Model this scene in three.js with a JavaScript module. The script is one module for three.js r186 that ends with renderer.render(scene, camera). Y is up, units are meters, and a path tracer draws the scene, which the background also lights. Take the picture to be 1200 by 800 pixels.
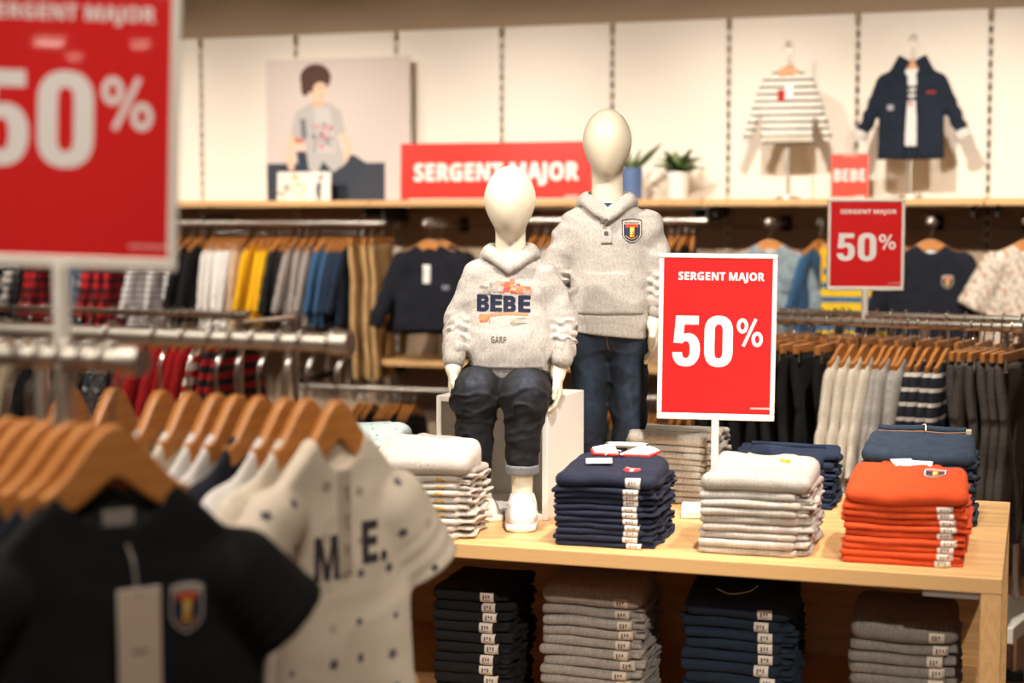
import * as THREE from 'three';
import { RoundedBoxGeometry } from 'three/addons/geometries/RoundedBoxGeometry.js';
import { mergeGeometries } from 'three/addons/utils/BufferGeometryUtils.js';
import { ImprovedNoise } from 'three/addons/math/ImprovedNoise.js';
import { RectAreaLightUniformsLib } from 'three/addons/lights/RectAreaLightUniformsLib.js';

// ------------------------------------------------------------------ camera, exposure
// World: x runs along the rear shop wall, -z goes into the shop, y up, metres.
const scene = new THREE.Scene();
scene.background = new THREE.Color(0x000000);
const F = 1900, CAM_Y = 1.5, PITCH = Math.atan(145 / F), YAW = 18 * Math.PI / 180;   // focal length in px of the 1200 x 800 frame
const camera = new THREE.PerspectiveCamera(2 * Math.atan(400 / F) * 180 / Math.PI, 1.5, 0.05, 60);
camera.position.set(0, CAM_Y, 0);
camera.rotation.order = 'YXZ';
camera.rotation.set(-PITCH, YAW, 0);
camera.focus = 4.0;
camera.userData.fStop = 1.8;
const renderer = new THREE.WebGLRenderer({ antialias: true });
renderer.toneMapping = THREE.LinearToneMapping;
renderer.toneMappingExposure = 1.17;
renderer.shadowMap.enabled = true;
RectAreaLightUniformsLib.init();

// ------------------------------------------------------------------ lights of the shop: ceiling spotlights and unseen panels
const CEIL = 3.15;
const WARM = new THREE.Color().setRGB(1.0, 0.89, 0.765), NEUTRAL = new THREE.Color().setRGB(1.0, 0.9, 0.78);
// [x, z, target x, y, z, intensity, half angle in degrees, colour]
const SPOTS = [
  // wall washers
  [-5.0, -4.7, -5.0, 1.42, -7.4, 19, 27, WARM], [-3.9, -4.7, -3.9, 1.42, -7.4, 19, 27, WARM], [-2.85, -4.7, -2.85, 1.42, -7.4, 19, 27, WARM],
  [-1.8, -4.7, -1.8, 1.42, -7.4, 19, 27, WARM], [-0.75, -4.7, -0.75, 1.45, -7.4, 21, 27, WARM], [0.3, -4.7, 0.3, 1.42, -7.4, 19, 27, WARM],
  // over the table and the mannequins
  [-2.0, -2.75, -1.2, 1.0, -3.75, 15.5, 26, NEUTRAL], [-0.35, -2.75, -0.95, 1.0, -3.75, 18, 26, NEUTRAL],
  [0.35, -3.0, -0.35, 0.9, -3.6, 13, 24, NEUTRAL], [-0.2, -4.1, -0.45, 0.8, -5.1, 13, 34, NEUTRAL],
  [0.75, -0.25, -0.62, 0.62, -3.4, 26, 17, NEUTRAL],
  // racks
  [-3.3, -4.2, -3.4, 1.0, -5.6, 12, 32, WARM],
  [-2.1, -1.1, -1.5, 0.95, -2.2, 11, 25, WARM], [-0.5, -1.3, -1.15, 0.9, -2.15, 6, 22, WARM],
];
// [x, z, side] of unseen ceiling lights: big ones added as fill, small ones mirrored in a sign
const PANELS = [[-2.4, 4.0, 0.6], [0.6, 4.0, 0.6], [-2.4, 7.6, 0.6], [0.6, 7.6, 0.6], [3.0, 1.0, 0.6], [-4.6, 0.8, 0.6], [0.23, 11.6, 0.26], [0.63, 13.0, 0.14], [1.05, 11.5, 0.16]];
const PANEL_POWER = 7.5;

// ------------------------------------------------------------------ naming helpers
const taken = new Map();
function numbered(n) { const k = taken.get(n) || 0; taken.set(n, k + 1); return k ? n + '_' + String(k).padStart(3, '0') : n; }
function tag(o, label, category, group, kind) {
  o.userData.label = label;
  if (category) o.userData.category = category;
  if (group) o.userData.group = group;
  if (kind) o.userData.kind = kind;
  return o;
}
function thing(name, label, category, pos = [0, 0, 0], turn = 0, group) {
  const o = new THREE.Group(); o.name = numbered(name); scene.add(o);
  o.position.set(...pos); o.rotation.y = turn;
  return tag(o, label, category, group);
}
function part(name, geo, mat, parent, label) {
  const m = new THREE.Mesh(geo, mat); m.name = name; parent.add(m);
  if (label) m.userData.label = label;
  return m;
}
function struct(name, label) {
  const o = new THREE.Group(); o.name = name; scene.add(o);
  return tag(o, label, null, null, 'structure');
}
const crease = (x, y, z, f, s) => { const n = noise(x * f + s, y * f * 1.7, z * f); return Math.max(0, 1 - 5 * Math.abs(n)); };   // ridges where cloth is pinched
const ORD = ['first', 'second', 'third', 'fourth', 'fifth', 'sixth', 'seventh', 'eighth', 'ninth', 'tenth', 'eleventh', 'twelfth', 'thirteenth', 'fourteenth', 'fifteenth'];
const D2R = Math.PI / 180;

// ------------------------------------------------------------------ survey helpers: where a sight line of the camera meets a plane of the shop
function sight(px, py) {
  return new THREE.Vector3((px - 600) / F, -(py - 400) / F, -1).applyEuler(new THREE.Euler(-PITCH, YAW, 0, 'YXZ'));
}
function onZ(px, py, z) { const r = sight(px, py); return [r.x * z / r.z, CAM_Y + r.y * z / r.z, z]; }
function onY(px, py, y) { const r = sight(px, py), t = (y - CAM_Y) / r.y; return [r.x * t, y, r.z * t]; }

// ------------------------------------------------------------------ noise, random, geometry helpers
const IN = new ImprovedNoise();
const noise = (x, y, z = 0) => IN.noise(x + 31.7, y + 17.3, z + 5.9);
function rng(seed) { let s = seed >>> 0 || 1; return () => { s = (s + 0x6d2b79f5) | 0; let t = Math.imul(s ^ (s >>> 15), 1 | s); t = (t + Math.imul(t ^ (t >>> 7), 61 | t)) ^ t; return ((t ^ (t >>> 14)) >>> 0) / 4294967296; }; }
const lerp = (a, b, t) => a + (b - a) * t, clamp = (x, a = 0, b = 1) => x < a ? a : x > b ? b : x;
const sstep = (a, b, x) => { const t = clamp((x - a) / (b - a)); return t * t * (3 - 2 * t); };
const smin = (a, b, k) => { const h = Math.max(k - Math.abs(a - b), 0) / k; return Math.min(a, b) - h * h * k * 0.25; };
const smax = (a, b, k) => -smin(-a, -b, k);
function curveAt(keys) {   // piecewise smooth interpolation of [position, value ...] keys
  return (y) => {
    if (y <= keys[0][0]) return keys[0][1];
    for (let i = 1; i < keys.length; i++) if (y <= keys[i][0]) return lerp(keys[i - 1][1], keys[i][1], sstep(keys[i - 1][0], keys[i][0], y));
    return keys[keys.length - 1][1];
  };
}
function cone(ax, ay, az, bx, by, bz, ra, rb, ripple) {   // tapered capsule; ripple(t, angle) adds folds along it
  const dx = bx - ax, dy = by - ay, dz = bz - az, l2 = dx * dx + dy * dy + dz * dz;
  return (x, y, z) => {
    const px = x - ax, py = y - ay, pz = z - az, t = clamp((px * dx + py * dy + pz * dz) / l2);
    const qx = px - dx * t, qy = py - dy * t, qz = pz - dz * t;
    return Math.sqrt(qx * qx + qy * qy + qz * qz) - lerp(ra, rb, t) - (ripple ? ripple(t, Math.atan2(qz, qx)) : 0);
  };
}
function boxD(x, y, z, hx, hy, hz, r) {
  const qx = Math.abs(x) - hx + r, qy = Math.abs(y) - hy + r, qz = Math.abs(z) - hz + r;
  const ux = Math.max(qx, 0), uy = Math.max(qy, 0), uz = Math.max(qz, 0);
  return Math.sqrt(ux * ux + uy * uy + uz * uz) + Math.min(Math.max(qx, qy, qz), 0) - r;
}
function ellD(x, y, z, rx, ry, rz) {
  const k0 = Math.hypot(x / rx, y / ry, z / rz), k1 = Math.hypot(x / (rx * rx), y / (ry * ry), z / (rz * rz));
  return k1 < 1e-9 ? -Math.min(rx, ry, rz) : k0 * (k0 - 1) / k1;
}
function polyD(pts) {   // signed distance to a polygon
  const n = pts.length;
  return (x, y) => {
    let d = 1e9, s = 1;
    for (let i = 0, j = n - 1; i < n; j = i++) {
      const ex = pts[j][0] - pts[i][0], ey = pts[j][1] - pts[i][1], wx = x - pts[i][0], wy = y - pts[i][1];
      const t = clamp((wx * ex + wy * ey) / (ex * ex + ey * ey)), bx = wx - ex * t, by = wy - ey * t;
      d = Math.min(d, bx * bx + by * by);
      const a = y >= pts[i][1], b = y < pts[j][1], c = ex * wy > ey * wx;
      if ((a && b && c) || (!a && !b && !c)) s = -s;
    }
    return s * Math.sqrt(d);
  };
}
// Surface of a distance field (surface nets); uv in metres, 'xy' or 'xz'.
function skin(fn, lo, hi, cell, uvMode = 'xy', slack = 1.7) {
  const c = Array.isArray(cell) ? cell : [cell, cell, cell];
  const n = [0, 1, 2].map((a) => Math.ceil((hi[a] - lo[a]) / c[a]) + 1), [nx, ny, nz] = n;
  const v = new Float32Array(nx * ny * nz), id = (i, j, k) => i + nx * (j + ny * k), B = 5;
  const rad = slack * 0.5 * Math.hypot(c[0] * B, c[1] * B, c[2] * B);
  for (let k0 = 0; k0 < nz; k0 += B) for (let j0 = 0; j0 < ny; j0 += B) for (let i0 = 0; i0 < nx; i0 += B) {
    const i1 = Math.min(i0 + B, nx), j1 = Math.min(j0 + B, ny), k1 = Math.min(k0 + B, nz);
    const d = fn(lo[0] + (i0 + B / 2 - 0.5) * c[0], lo[1] + (j0 + B / 2 - 0.5) * c[1], lo[2] + (k0 + B / 2 - 0.5) * c[2]);
    const far = Math.abs(d) > rad;
    for (let k = k0; k < k1; k++) for (let j = j0; j < j1; j++) for (let i = i0; i < i1; i++) v[id(i, j, k)] = far ? d : fn(lo[0] + i * c[0], lo[1] + j * c[1], lo[2] + k * c[2]);
  }
  const at = new Int32Array(nx * ny * nz).fill(-1), P = [], U = [], I = [];
  const E = [[0, 1], [2, 3], [4, 5], [6, 7], [0, 2], [1, 3], [4, 6], [5, 7], [0, 4], [1, 5], [2, 6], [3, 7]], q = new Float64Array(8);
  for (let k = 0; k < nz - 1; k++) for (let j = 0; j < ny - 1; j++) for (let i = 0; i < nx - 1; i++) {
    let m = 0;
    for (let a = 0; a < 8; a++) { q[a] = v[id(i + (a & 1), j + (a >> 1 & 1), k + (a >> 2))]; if (q[a] < 0) m |= 1 << a; }
    if (m === 0 || m === 255) continue;
    let x = 0, y = 0, z = 0, w = 0;
    for (const [a, b] of E) {
      if ((q[a] < 0) === (q[b] < 0)) continue;
      const t = q[a] / (q[a] - q[b]);
      x += lerp(a & 1, b & 1, t); y += lerp(a >> 1 & 1, b >> 1 & 1, t); z += lerp(a >> 2, b >> 2, t); w++;
    }
    at[id(i, j, k)] = P.length / 3;
    const X = lo[0] + (i + x / w) * c[0], Y = lo[1] + (j + y / w) * c[1], Z = lo[2] + (k + z / w) * c[2];
    P.push(X, Y, Z);
    U.push(X, uvMode === 'xz' ? Y + Z : Y);
  }
  const quad = (a, b, d, e, flip) => { if (a < 0 || b < 0 || d < 0 || e < 0) return; if (flip) I.push(a, d, b, a, e, d); else I.push(a, b, d, a, d, e); };
  for (let k = 1; k < nz - 1; k++) for (let j = 1; j < ny - 1; j++) for (let i = 1; i < nx - 1; i++) {
    const s = v[id(i, j, k)] < 0;
    if (s !== v[id(i + 1, j, k)] < 0) quad(at[id(i, j - 1, k - 1)], at[id(i, j, k - 1)], at[id(i, j, k)], at[id(i, j - 1, k)], !s);
    if (s !== v[id(i, j + 1, k)] < 0) quad(at[id(i - 1, j, k - 1)], at[id(i - 1, j, k)], at[id(i, j, k)], at[id(i, j, k - 1)], !s);
    if (s !== v[id(i, j, k + 1)] < 0) quad(at[id(i - 1, j - 1, k)], at[id(i, j - 1, k)], at[id(i, j, k)], at[id(i - 1, j, k)], !s);
  }
  const g = new THREE.BufferGeometry();
  g.setAttribute('position', new THREE.Float32BufferAttribute(P, 3));
  g.setAttribute('uv', new THREE.Float32BufferAttribute(U, 2));
  g.setIndex(I); g.computeVertexNormals();
  return g;
}
// A thin piece (print, patch, pocket, sticker) lying on a field's surface. axis 'z': seen from +z over x,y; axis 'y': seen from +y over x,z.
// span(v) gives [x0, x1] at height v in 0..1 between b0 (v = 0) and b1 (v = 1).
function onSurface(fn, span, b0, b1, start, reach, lift, axis = 'z', nu = 18, nv = 18, metric = false) {
  const P = [], U = [], I = [], row = nu + 3;
  const f = axis === 'z' ? (a, b, h) => fn(a, b, h) : (a, b, h) => fn(a, h, b);
  for (let jj = -1; jj <= nv + 1; jj++) for (let ii = -1; ii <= nu + 1; ii++) {
    const u = clamp(ii / nu), w = clamp(jj / nv), rim = ii < 0 || jj < 0 || ii > nu || jj > nv, [x0, x1] = span(w);
    const a = lerp(x0, x1, u), b = lerp(b0, b1, w);
    let h = start, d = f(a, b, h), k = 0;
    while (d > 0.0004 && h > start - reach && k++ < 120) { h -= Math.max(d * 0.6, 0.0004); d = f(a, b, h); }
    h += rim ? -0.001 : lift;
    if (axis === 'z') P.push(a, b, h); else P.push(a, h, b);
    if (metric) U.push(a, b); else U.push(u, w);
  }
  for (let j = 0; j < nv + 2; j++) for (let i = 0; i < nu + 2; i++) {
    const a = j * row + i, b = a + 1, c = a + row, d = c + 1;
    if (axis === 'z') I.push(a, b, d, a, d, c); else I.push(a, d, b, a, c, d);
  }
  const g = new THREE.BufferGeometry();
  g.setAttribute('position', new THREE.Float32BufferAttribute(P, 3));
  g.setAttribute('uv', new THREE.Float32BufferAttribute(U, 2));
  g.setIndex(I); g.computeVertexNormals();
  return g;
}
function bx(w, h, d, x = 0, y = 0, z = 0, r = 0) {
  const g = r ? new RoundedBoxGeometry(w, h, d, 2, r) : new THREE.BoxGeometry(w, h, d);
  g.translate(x, y, z); return r ? g : g;
}
function tube(pts, r, seg = 24, sides = 10, closed = false) {
  return new THREE.TubeGeometry(new THREE.CatmullRomCurve3(pts.map((p) => new THREE.Vector3(...p)), closed), seg, r, sides, closed);
}
function rod(a, b, r, sides = 16) {
  const A = new THREE.Vector3(...a), Bv = new THREE.Vector3(...b), g = new THREE.CylinderGeometry(r, r, A.distanceTo(Bv), sides);
  g.applyQuaternion(new THREE.Quaternion().setFromUnitVectors(new THREE.Vector3(0, 1, 0), Bv.clone().sub(A).normalize()));
  return g.translate(...A.add(Bv).multiplyScalar(0.5).toArray());
}
const ball = (r, x, y, z) => new THREE.SphereGeometry(r, 20, 14).translate(x, y, z);
function merge(list) { return mergeGeometries(list.map((g) => { const h = g.index ? g.toNonIndexed() : g; for (const k of Object.keys(h.attributes)) if (!['position', 'normal', 'uv'].includes(k)) h.deleteAttribute(k); return h; })); }
function cyl(rt, rb, h, x, y, z, s = 32) { return new THREE.CylinderGeometry(rt, rb, h, s).translate(x, y, z); }

// ------------------------------------------------------------------ textures and materials
function canvasTex(w, h, draw, repeatM) {
  const c = document.createElement('canvas'); c.width = w; c.height = h;
  draw(c.getContext('2d'), w, h);
  const t = new THREE.CanvasTexture(c); t.colorSpace = THREE.SRGBColorSpace;
  if (repeatM) { t.wrapS = t.wrapT = THREE.RepeatWrapping; t.repeat.set(1 / repeatM[0], 1 / repeatM[1]); }
  return t;
}
function dataTex(n, fn, repeatM, srgb = true) {
  const a = new Uint8Array(n * n * 4);
  for (let y = 0; y < n; y++) for (let x = 0; x < n; x++) { const c = fn(x, y, n), o = (y * n + x) * 4; a[o] = clamp(c[0]) * 255; a[o + 1] = clamp(c[1]) * 255; a[o + 2] = clamp(c[2]) * 255; a[o + 3] = 255; }
  const t = new THREE.DataTexture(a, n, n); t.wrapS = t.wrapT = THREE.RepeatWrapping; t.magFilter = THREE.LinearFilter; t.repeat.set(1 / repeatM, 1 / repeatM);
  if (srgb) t.colorSpace = THREE.SRGBColorSpace;
  t.needsUpdate = true; return t;
}
// tileable value noise
function tileNoise(seed, cells) {
  const r = rng(seed), g = Array.from({ length: cells * cells }, () => r());
  return (u, v) => { const x = u * cells, y = v * cells, i = Math.floor(x), j = Math.floor(y), a = sstep(0, 1, x - i), b = sstep(0, 1, y - j), G = (p, q) => g[((q % cells + cells) % cells) * cells + (p % cells + cells) % cells]; return lerp(lerp(G(i, j), G(i + 1, j), a), lerp(G(i, j + 1), G(i + 1, j + 1), a), b); };
}
const nA = tileNoise(3, 8), nB = tileNoise(4, 32), nC = tileNoise(5, 96), nS = tileNoise(8, 128);
const knitBump = dataTex(256, (x, y, n) => { const u = x / n, v = y / n, c = 0.5 + 0.25 * (nC(u, v) - 0.5) + 0.3 * (nS(u, v) - 0.5); return [c, c, c]; }, 0.12, false);
const heatherMap = dataTex(256, (x, y, n) => { const u = x / n, v = y / n, c = 0.9 + 0.16 * (nC(u * 1, v * 2) - 0.5) + 0.12 * (nB(u * 2, v) - 0.5) + 0.10 * (nS(u, v) - 0.5); return [c, c, c]; }, 0.14);
const plainMap = dataTex(128, (x, y, n) => { const u = x / n, v = y / n, c = 0.95 + 0.07 * (nB(u, v) - 0.5) + 0.05 * (nS(u, v) - 0.5); return [c, c, c]; }, 0.12);
const denimMap = dataTex(256, (x, y, n) => { const u = x / n, v = y / n, tw = 0.5 + 0.5 * Math.sin((x + y) * Math.PI * 2 / 4), c = 0.78 + 0.16 * (nC(u * 2, v * 0.5) - 0.5) + 0.10 * tw + 0.16 * (nA(u, v) - 0.5) + 0.16 * (nS(u, v) - 0.5); return [c, c, c]; }, 0.12);
const woodMap = (seed, size, lo, hi) => {
  const a = tileNoise(seed, 4), b = tileNoise(seed + 1, 16), c = tileNoise(seed + 2, 64);
  return dataTex(512, (x, y, n) => {
    const u = x / n, v = y / n, w = a(u, v * 1) * 0.5, g = 0.5 + 0.5 * Math.sin((v * 9 + w * 2.2 + b(u, v) * 0.25) * Math.PI * 2), f = c(u * 0.125, v * 2), t = clamp(0.35 * g + 0.5 * f + 0.15 * b(u, v));
    return [lerp(lo[0], hi[0], t), lerp(lo[1], hi[1], t), lerp(lo[2], hi[2], t)];
  }, size);
};
const oakMap = woodMap(21, 0.6, [0.80, 0.62, 0.40], [0.91, 0.74, 0.52]);
const hangerWood = woodMap(31, 0.25, [0.72, 0.46, 0.22], [0.84, 0.57, 0.30]);
const floorMap = woodMap(41, 0.9, [0.42, 0.27, 0.15], [0.56, 0.37, 0.22]);

const std = (o) => new THREE.MeshStandardMaterial(o);
const phys = (o) => new THREE.MeshPhysicalMaterial(o);
const rgb = (r, g, b) => new THREE.Color().setRGB(r / 255, g / 255, b / 255, THREE.SRGBColorSpace);
const fabricCache = new Map();
function fabric(c, look = 'plain') {
  const key = c + look;
  if (!fabricCache.has(key)) {
    const col = rgb(...c), m = phys({ color: col, roughness: 0.92, map: look === 'heather' ? heatherMap : look === 'denim' ? denimMap : plainMap, bumpMap: knitBump, bumpScale: look === 'denim' ? 0.0006 : 0.0008, sheen: c[0] + c[1] + c[2] < 260 ? 0 : 0.2, sheenRoughness: 0.6, sheenColor: col.clone().lerp(new THREE.Color(1, 1, 1), 0.3), side: THREE.DoubleSide });
    fabricCache.set(key, m);
  }
  return fabricCache.get(key);
}
const printed = (tex) => phys({ map: tex, roughness: 0.9, bumpMap: knitBump, bumpScale: 0.0006, side: THREE.DoubleSide });
const M = {
  chrome: std({ color: rgb(222, 217, 209), metalness: 1, roughness: 0.3 }),
  brushed: std({ color: rgb(214, 207, 197), metalness: 1, roughness: 0.46 }),
  wire: std({ color: rgb(215, 212, 206), metalness: 1, roughness: 0.22 }),
  hanger: phys({ map: hangerWood, roughness: 0.42, clearcoat: 0.35, clearcoatRoughness: 0.3 }),
  oak: phys({ map: oakMap, roughness: 0.5, clearcoat: 0.15, clearcoatRoughness: 0.4 }),
  white: std({ color: rgb(240, 236, 229), roughness: 0.5 }),
  frame: std({ color: rgb(236, 230, 220), roughness: 0.38 }),
  panel: std({ color: rgb(240, 232, 220), roughness: 0.7 }),
  taupe: std({ color: rgb(172, 150, 124), roughness: 0.85 }),
  lower: std({ color: rgb(172, 150, 128), roughness: 0.75 }),
  dark: std({ color: rgb(34, 28, 25), roughness: 0.8 }),
  strip: std({ color: rgb(216, 206, 192), roughness: 0.5 }),
  mannequin: phys({ color: rgb(246, 236, 212), roughness: 0.36, clearcoat: 0.25, clearcoatRoughness: 0.35 }),
  paper: std({ color: rgb(244, 242, 238), roughness: 0.7 }),
  floor: std({ map: floorMap, roughness: 0.45 }),
  wall: std({ color: rgb(214, 204, 190), roughness: 0.9 }),
  ceiling: std({ color: rgb(226, 220, 210), roughness: 0.95 }),
  housing: std({ color: rgb(235, 232, 226), roughness: 0.4 }),
  glow: std({ color: 0x000000, emissive: new THREE.Color(1, 0.9, 0.76), emissiveIntensity: 14 }),
  panelGlow: std({ color: 0x000000, emissive: new THREE.Color(1, 0.93, 0.84), emissiveIntensity: 4 }),
  rubber: std({ color: rgb(30, 29, 28), roughness: 0.8 }),
};

// ------------------------------------------------------------------ lamps
function aim(g, from, to) { g.position.set(...from); g.quaternion.setFromUnitVectors(new THREE.Vector3(0, -1, 0), new THREE.Vector3(...to).sub(new THREE.Vector3(...from)).normalize()); }
{
  const can = new THREE.LatheGeometry([[0, 0.16], [0.045, 0.16], [0.05, 0.15], [0.05, 0.0], [0.046, 0.0], [0.044, 0.012]].map((p) => new THREE.Vector2(...p)), 28);
  const lens = new THREE.CylinderGeometry(0.043, 0.043, 0.006, 28).translate(0, 0.012, 0);
  SPOTS.forEach(([x, z, tx, ty, tz, power, half, col], i) => {
    const y = CEIL - 0.2, t = thing('ceiling_spotlight', `white track spotlight on the ceiling, ${ORD[i]} of the shop lamps`, 'lamp', [x, y, z], 0, 'track spotlights on the ceiling');
    const head = new THREE.Group();
    head.name = 'lamp_head'; t.add(head);
    head.quaternion.setFromUnitVectors(new THREE.Vector3(0, -1, 0), new THREE.Vector3(tx - x, ty - y, tz - z).normalize());
    part('housing', can, M.housing, head); part('lens', lens, M.glow, head, 'glowing lamp lens');
    part('stem', rod([0, 0.05, 0], [0, 0.2, 0], 0.012), M.housing, t);
    const dir = new THREE.Vector3(tx - x, ty - y, tz - z).normalize();
    const l = new THREE.SpotLight(col, power, 0, half * D2R, 0.75, 2);
    l.name = 'spot_beam'; l.position.set(x + dir.x * 0.02, y + dir.y * 0.02, z + dir.z * 0.02); l.shadow.radius = 2; l.castShadow = true; l.shadow.bias = -0.0004; l.shadow.mapSize.set(1024, 1024);
    l.target.position.set(tx, ty, tz); l.target.name = 'spot_target'; scene.add(l, l.target);
  });
  PANELS.forEach(([x, z, side], i) => {  // all out of view; the large panels are added to lift the ambient light
    const t = thing('unseen_panel_light', `square white ceiling light panel, ${ORD[i]} of the panels`, 'lamp', [x, CEIL - 0.03, z], 0, 'ceiling light panels');
    part('panel_frame', merge([1, -1].flatMap((k) => [bx(side + 0.04, 0.03, 0.02, 0, 0, k * (side / 2 + 0.01)), bx(0.02, 0.03, side, k * (side / 2 + 0.01), 0, 0)])), M.housing, t);
    part('diffuser', bx(side, 0.01, side, 0, 0.005, 0), side < 0.3 ? M.glow : M.panelGlow, t, 'glowing diffuser');
    const l = new THREE.RectAreaLight(NEUTRAL, PANEL_POWER, side, side);
    l.name = 'panel_glow'; l.position.set(x, CEIL - 0.05, z); l.rotation.x = -Math.PI / 2; scene.add(l);
  });
}

// ------------------------------------------------------------------ the room
const X0 = -8, X1 = 4.5, ZB = -7.56, ZF = 15;
{
  const flat = (w, h, d, x, y, z, s) => { const g = bx(w, h, d, x, y, z); const p = g.attributes.position, u = g.attributes.uv, n = g.attributes.normal; for (let i = 0; i < p.count; i++) { if (Math.abs(n.getY(i)) > 0.5) u.setXY(i, p.getX(i), p.getZ(i)); else u.setXY(i, p.getX(i) + p.getZ(i), p.getY(i)); } return g; };
  const w = X1 - X0, d = ZF - ZB, cx = (X0 + X1) / 2, cz = (ZF + ZB) / 2;
  const mk = (name, label, geo, mat) => { const m = new THREE.Mesh(geo, mat); m.name = name; scene.add(m); return tag(m, label, null, null, 'structure'); };
  mk('floor', 'brown wooden shop floor', flat(w + 0.4, 0.2, d + 0.4, cx, -0.1, cz), M.floor);
  mk('ceiling', 'pale ceiling of the shop', flat(w + 0.4, 0.2, d + 0.4, cx, CEIL + 0.1, cz), M.ceiling);
  mk('wall_left', 'pale side wall of the shop', flat(0.2, CEIL, d, X0 - 0.1, CEIL / 2, cz), M.wall);
  mk('wall_right', 'pale side wall of the shop', flat(0.2, CEIL, d, X1 + 0.1, CEIL / 2, cz), M.wall);
  mk('wall_front', 'pale shop wall behind the photographer', flat(w + 0.4, CEIL, 0.2, cx, CEIL / 2, ZF + 0.1), M.wall);

  const back = struct('wall_back', 'rear shop wall with white display panels above a wooden ledge and brown panels below');
  part('plaster', flat(w + 0.4, CEIL, 0.2, cx, CEIL / 2, ZB - 0.1), M.taupe, back, 'taupe painted wall above the panels');
  // white panels between slotted uprights
  const UP = [-6.41, -5.84, -5.27, -4.70, -4.117, -3.58, -3.037, -2.489, -1.939, -1.384, -0.799, -0.224, 0.35, 0.93, 1.5];
  for (let i = 0; i + 1 < UP.length; i++) {
    const a = UP[i] + 0.012, b = UP[i + 1] - 0.012, m = (a + b) / 2;
    part('panel', bx(b - a, 0.83, 0.04, m, 2.0, ZB + 0.04, 0.004), M.panel, back);
    part('lower_panel', bx(b - a, 0.09, 0.03, m, 1.505, ZB + 0.035, 0.004), M.lower, back);
    part('lower_panel', bx(b - a, 1.30, 0.03, m, 0.805, ZB + 0.035, 0.004), M.lower, back);
  }
  UP.forEach((x) => {
    const ladder = [bx(0.005, 2.3, 0.03, x - 0.0095, 1.22, ZB + 0.045), bx(0.005, 2.3, 0.03, x + 0.0095, 1.22, ZB + 0.045)];
    for (let y = 0.1; y < 2.36; y += 0.05) ladder.push(bx(0.015, 0.016, 0.029, x, y, ZB + 0.045));
    const g = part('slotted_upright', merge(ladder), M.strip, back, 'slotted metal upright');
    part('slot_backing', bx(0.018, 2.3, 0.01, x, 1.22, ZB + 0.012), M.dark, g);
  });
  part('base_plinth', bx(7.5, 0.12, 0.5, -2.6, 0.06, ZB + 0.27), M.dark, back);
}

// ------------------------------------------------------------------ wooden ledge, rails and lower shelf on the wall
const LEDGE = 1.583, LZ = -7.15;   // top of the ledge and its front edge
const lower = (name, label, cat, pos, turn, group) => thing(name, label, cat, pos, turn, group);
{
  const edges = [[-4.9, -3.04], [-3.04, -1.435], [-1.435, -0.225], [-0.225, 1.5]];
  const says = ['oak ledge board carrying the child poster', 'oak ledge board carrying the wide red sign and the plants', 'oak ledge board under the striped shirt and denim jacket', 'oak ledge board beside the denim jacket at the wall end'];
  edges.forEach(([a, b], i) => {
    const t = thing('wall_ledge', says[i], 'shelf', [(a + b) / 2, LEDGE, (LZ + ZB + 0.06) / 2], 0, 'oak ledge boards');
    part('board', bx(b - a - 0.004, 0.03, LZ - ZB - 0.062, 0, -0.015, 0, 0.003), M.oak, t);
    for (const s of [-1, 1]) part('bracket', bx(0.012, 0.05, 0.3, s * ((b - a) / 2 - 0.05), -0.055, -0.03), M.dark, t);
  });
  const rail = (name, label, xa, xb, y, z, mat = M.chrome) => {
    const t = thing(name, label, 'rail', [0, y, z]);
    part('bar', rod([xa, 0, 0], [xb, 0, 0], 0.0125), mat, t);
    for (const x of [xa, (xa + xb) / 2, xb]) part('arm', bx(0.014, 0.03, z - ZB - 0.05, x, 0.02, -(z - ZB - 0.05) / 2 + 0.01), M.dark, t);
    return t;
  };
  rail('wall_rail', 'chrome rail under the ledge holding the row of colourful tops', -4.9, -2.98, 1.474, -7.2);
  rail('wall_rail', 'short chrome rail under the ledge behind the taller mannequin', -2.3, -1.42, 1.488, -7.2);
  rail('wall_rail', 'low chrome rail under the lower shelf', -3.4, -1.3, 0.69, -7.1);
  const lb = thing('under_shelf_light_bar', 'white bar lamp casing under the ledge behind the taller mannequin', 'bar', [-1.86, 1.553, -7.2], 0);
  part('casing', bx(0.88, 0.028, 0.05, 0, 0, 0, 0.006), M.white, lb);
  for (const s of [-1, 1]) part('end_cap', bx(0.012, 0.03, 0.052, s * 0.446, 0, 0, 0.003), M.frame, lb);
  const sh = thing('wall_shelf', 'oak shelf low on the wall beneath the navy jacket', 'shelf', [-2.2, 0.825, (LZ + ZB) / 2 + 0.03]);
  part('board', bx(1.72, 0.03, LZ - ZB - 0.07, 0, -0.015, 0, 0.003), M.oak, sh);
  for (const s of [-1, 1]) part('bracket', bx(0.012, 0.05, 0.3, s * 0.8, -0.055, -0.03), M.dark, sh);
}

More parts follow.
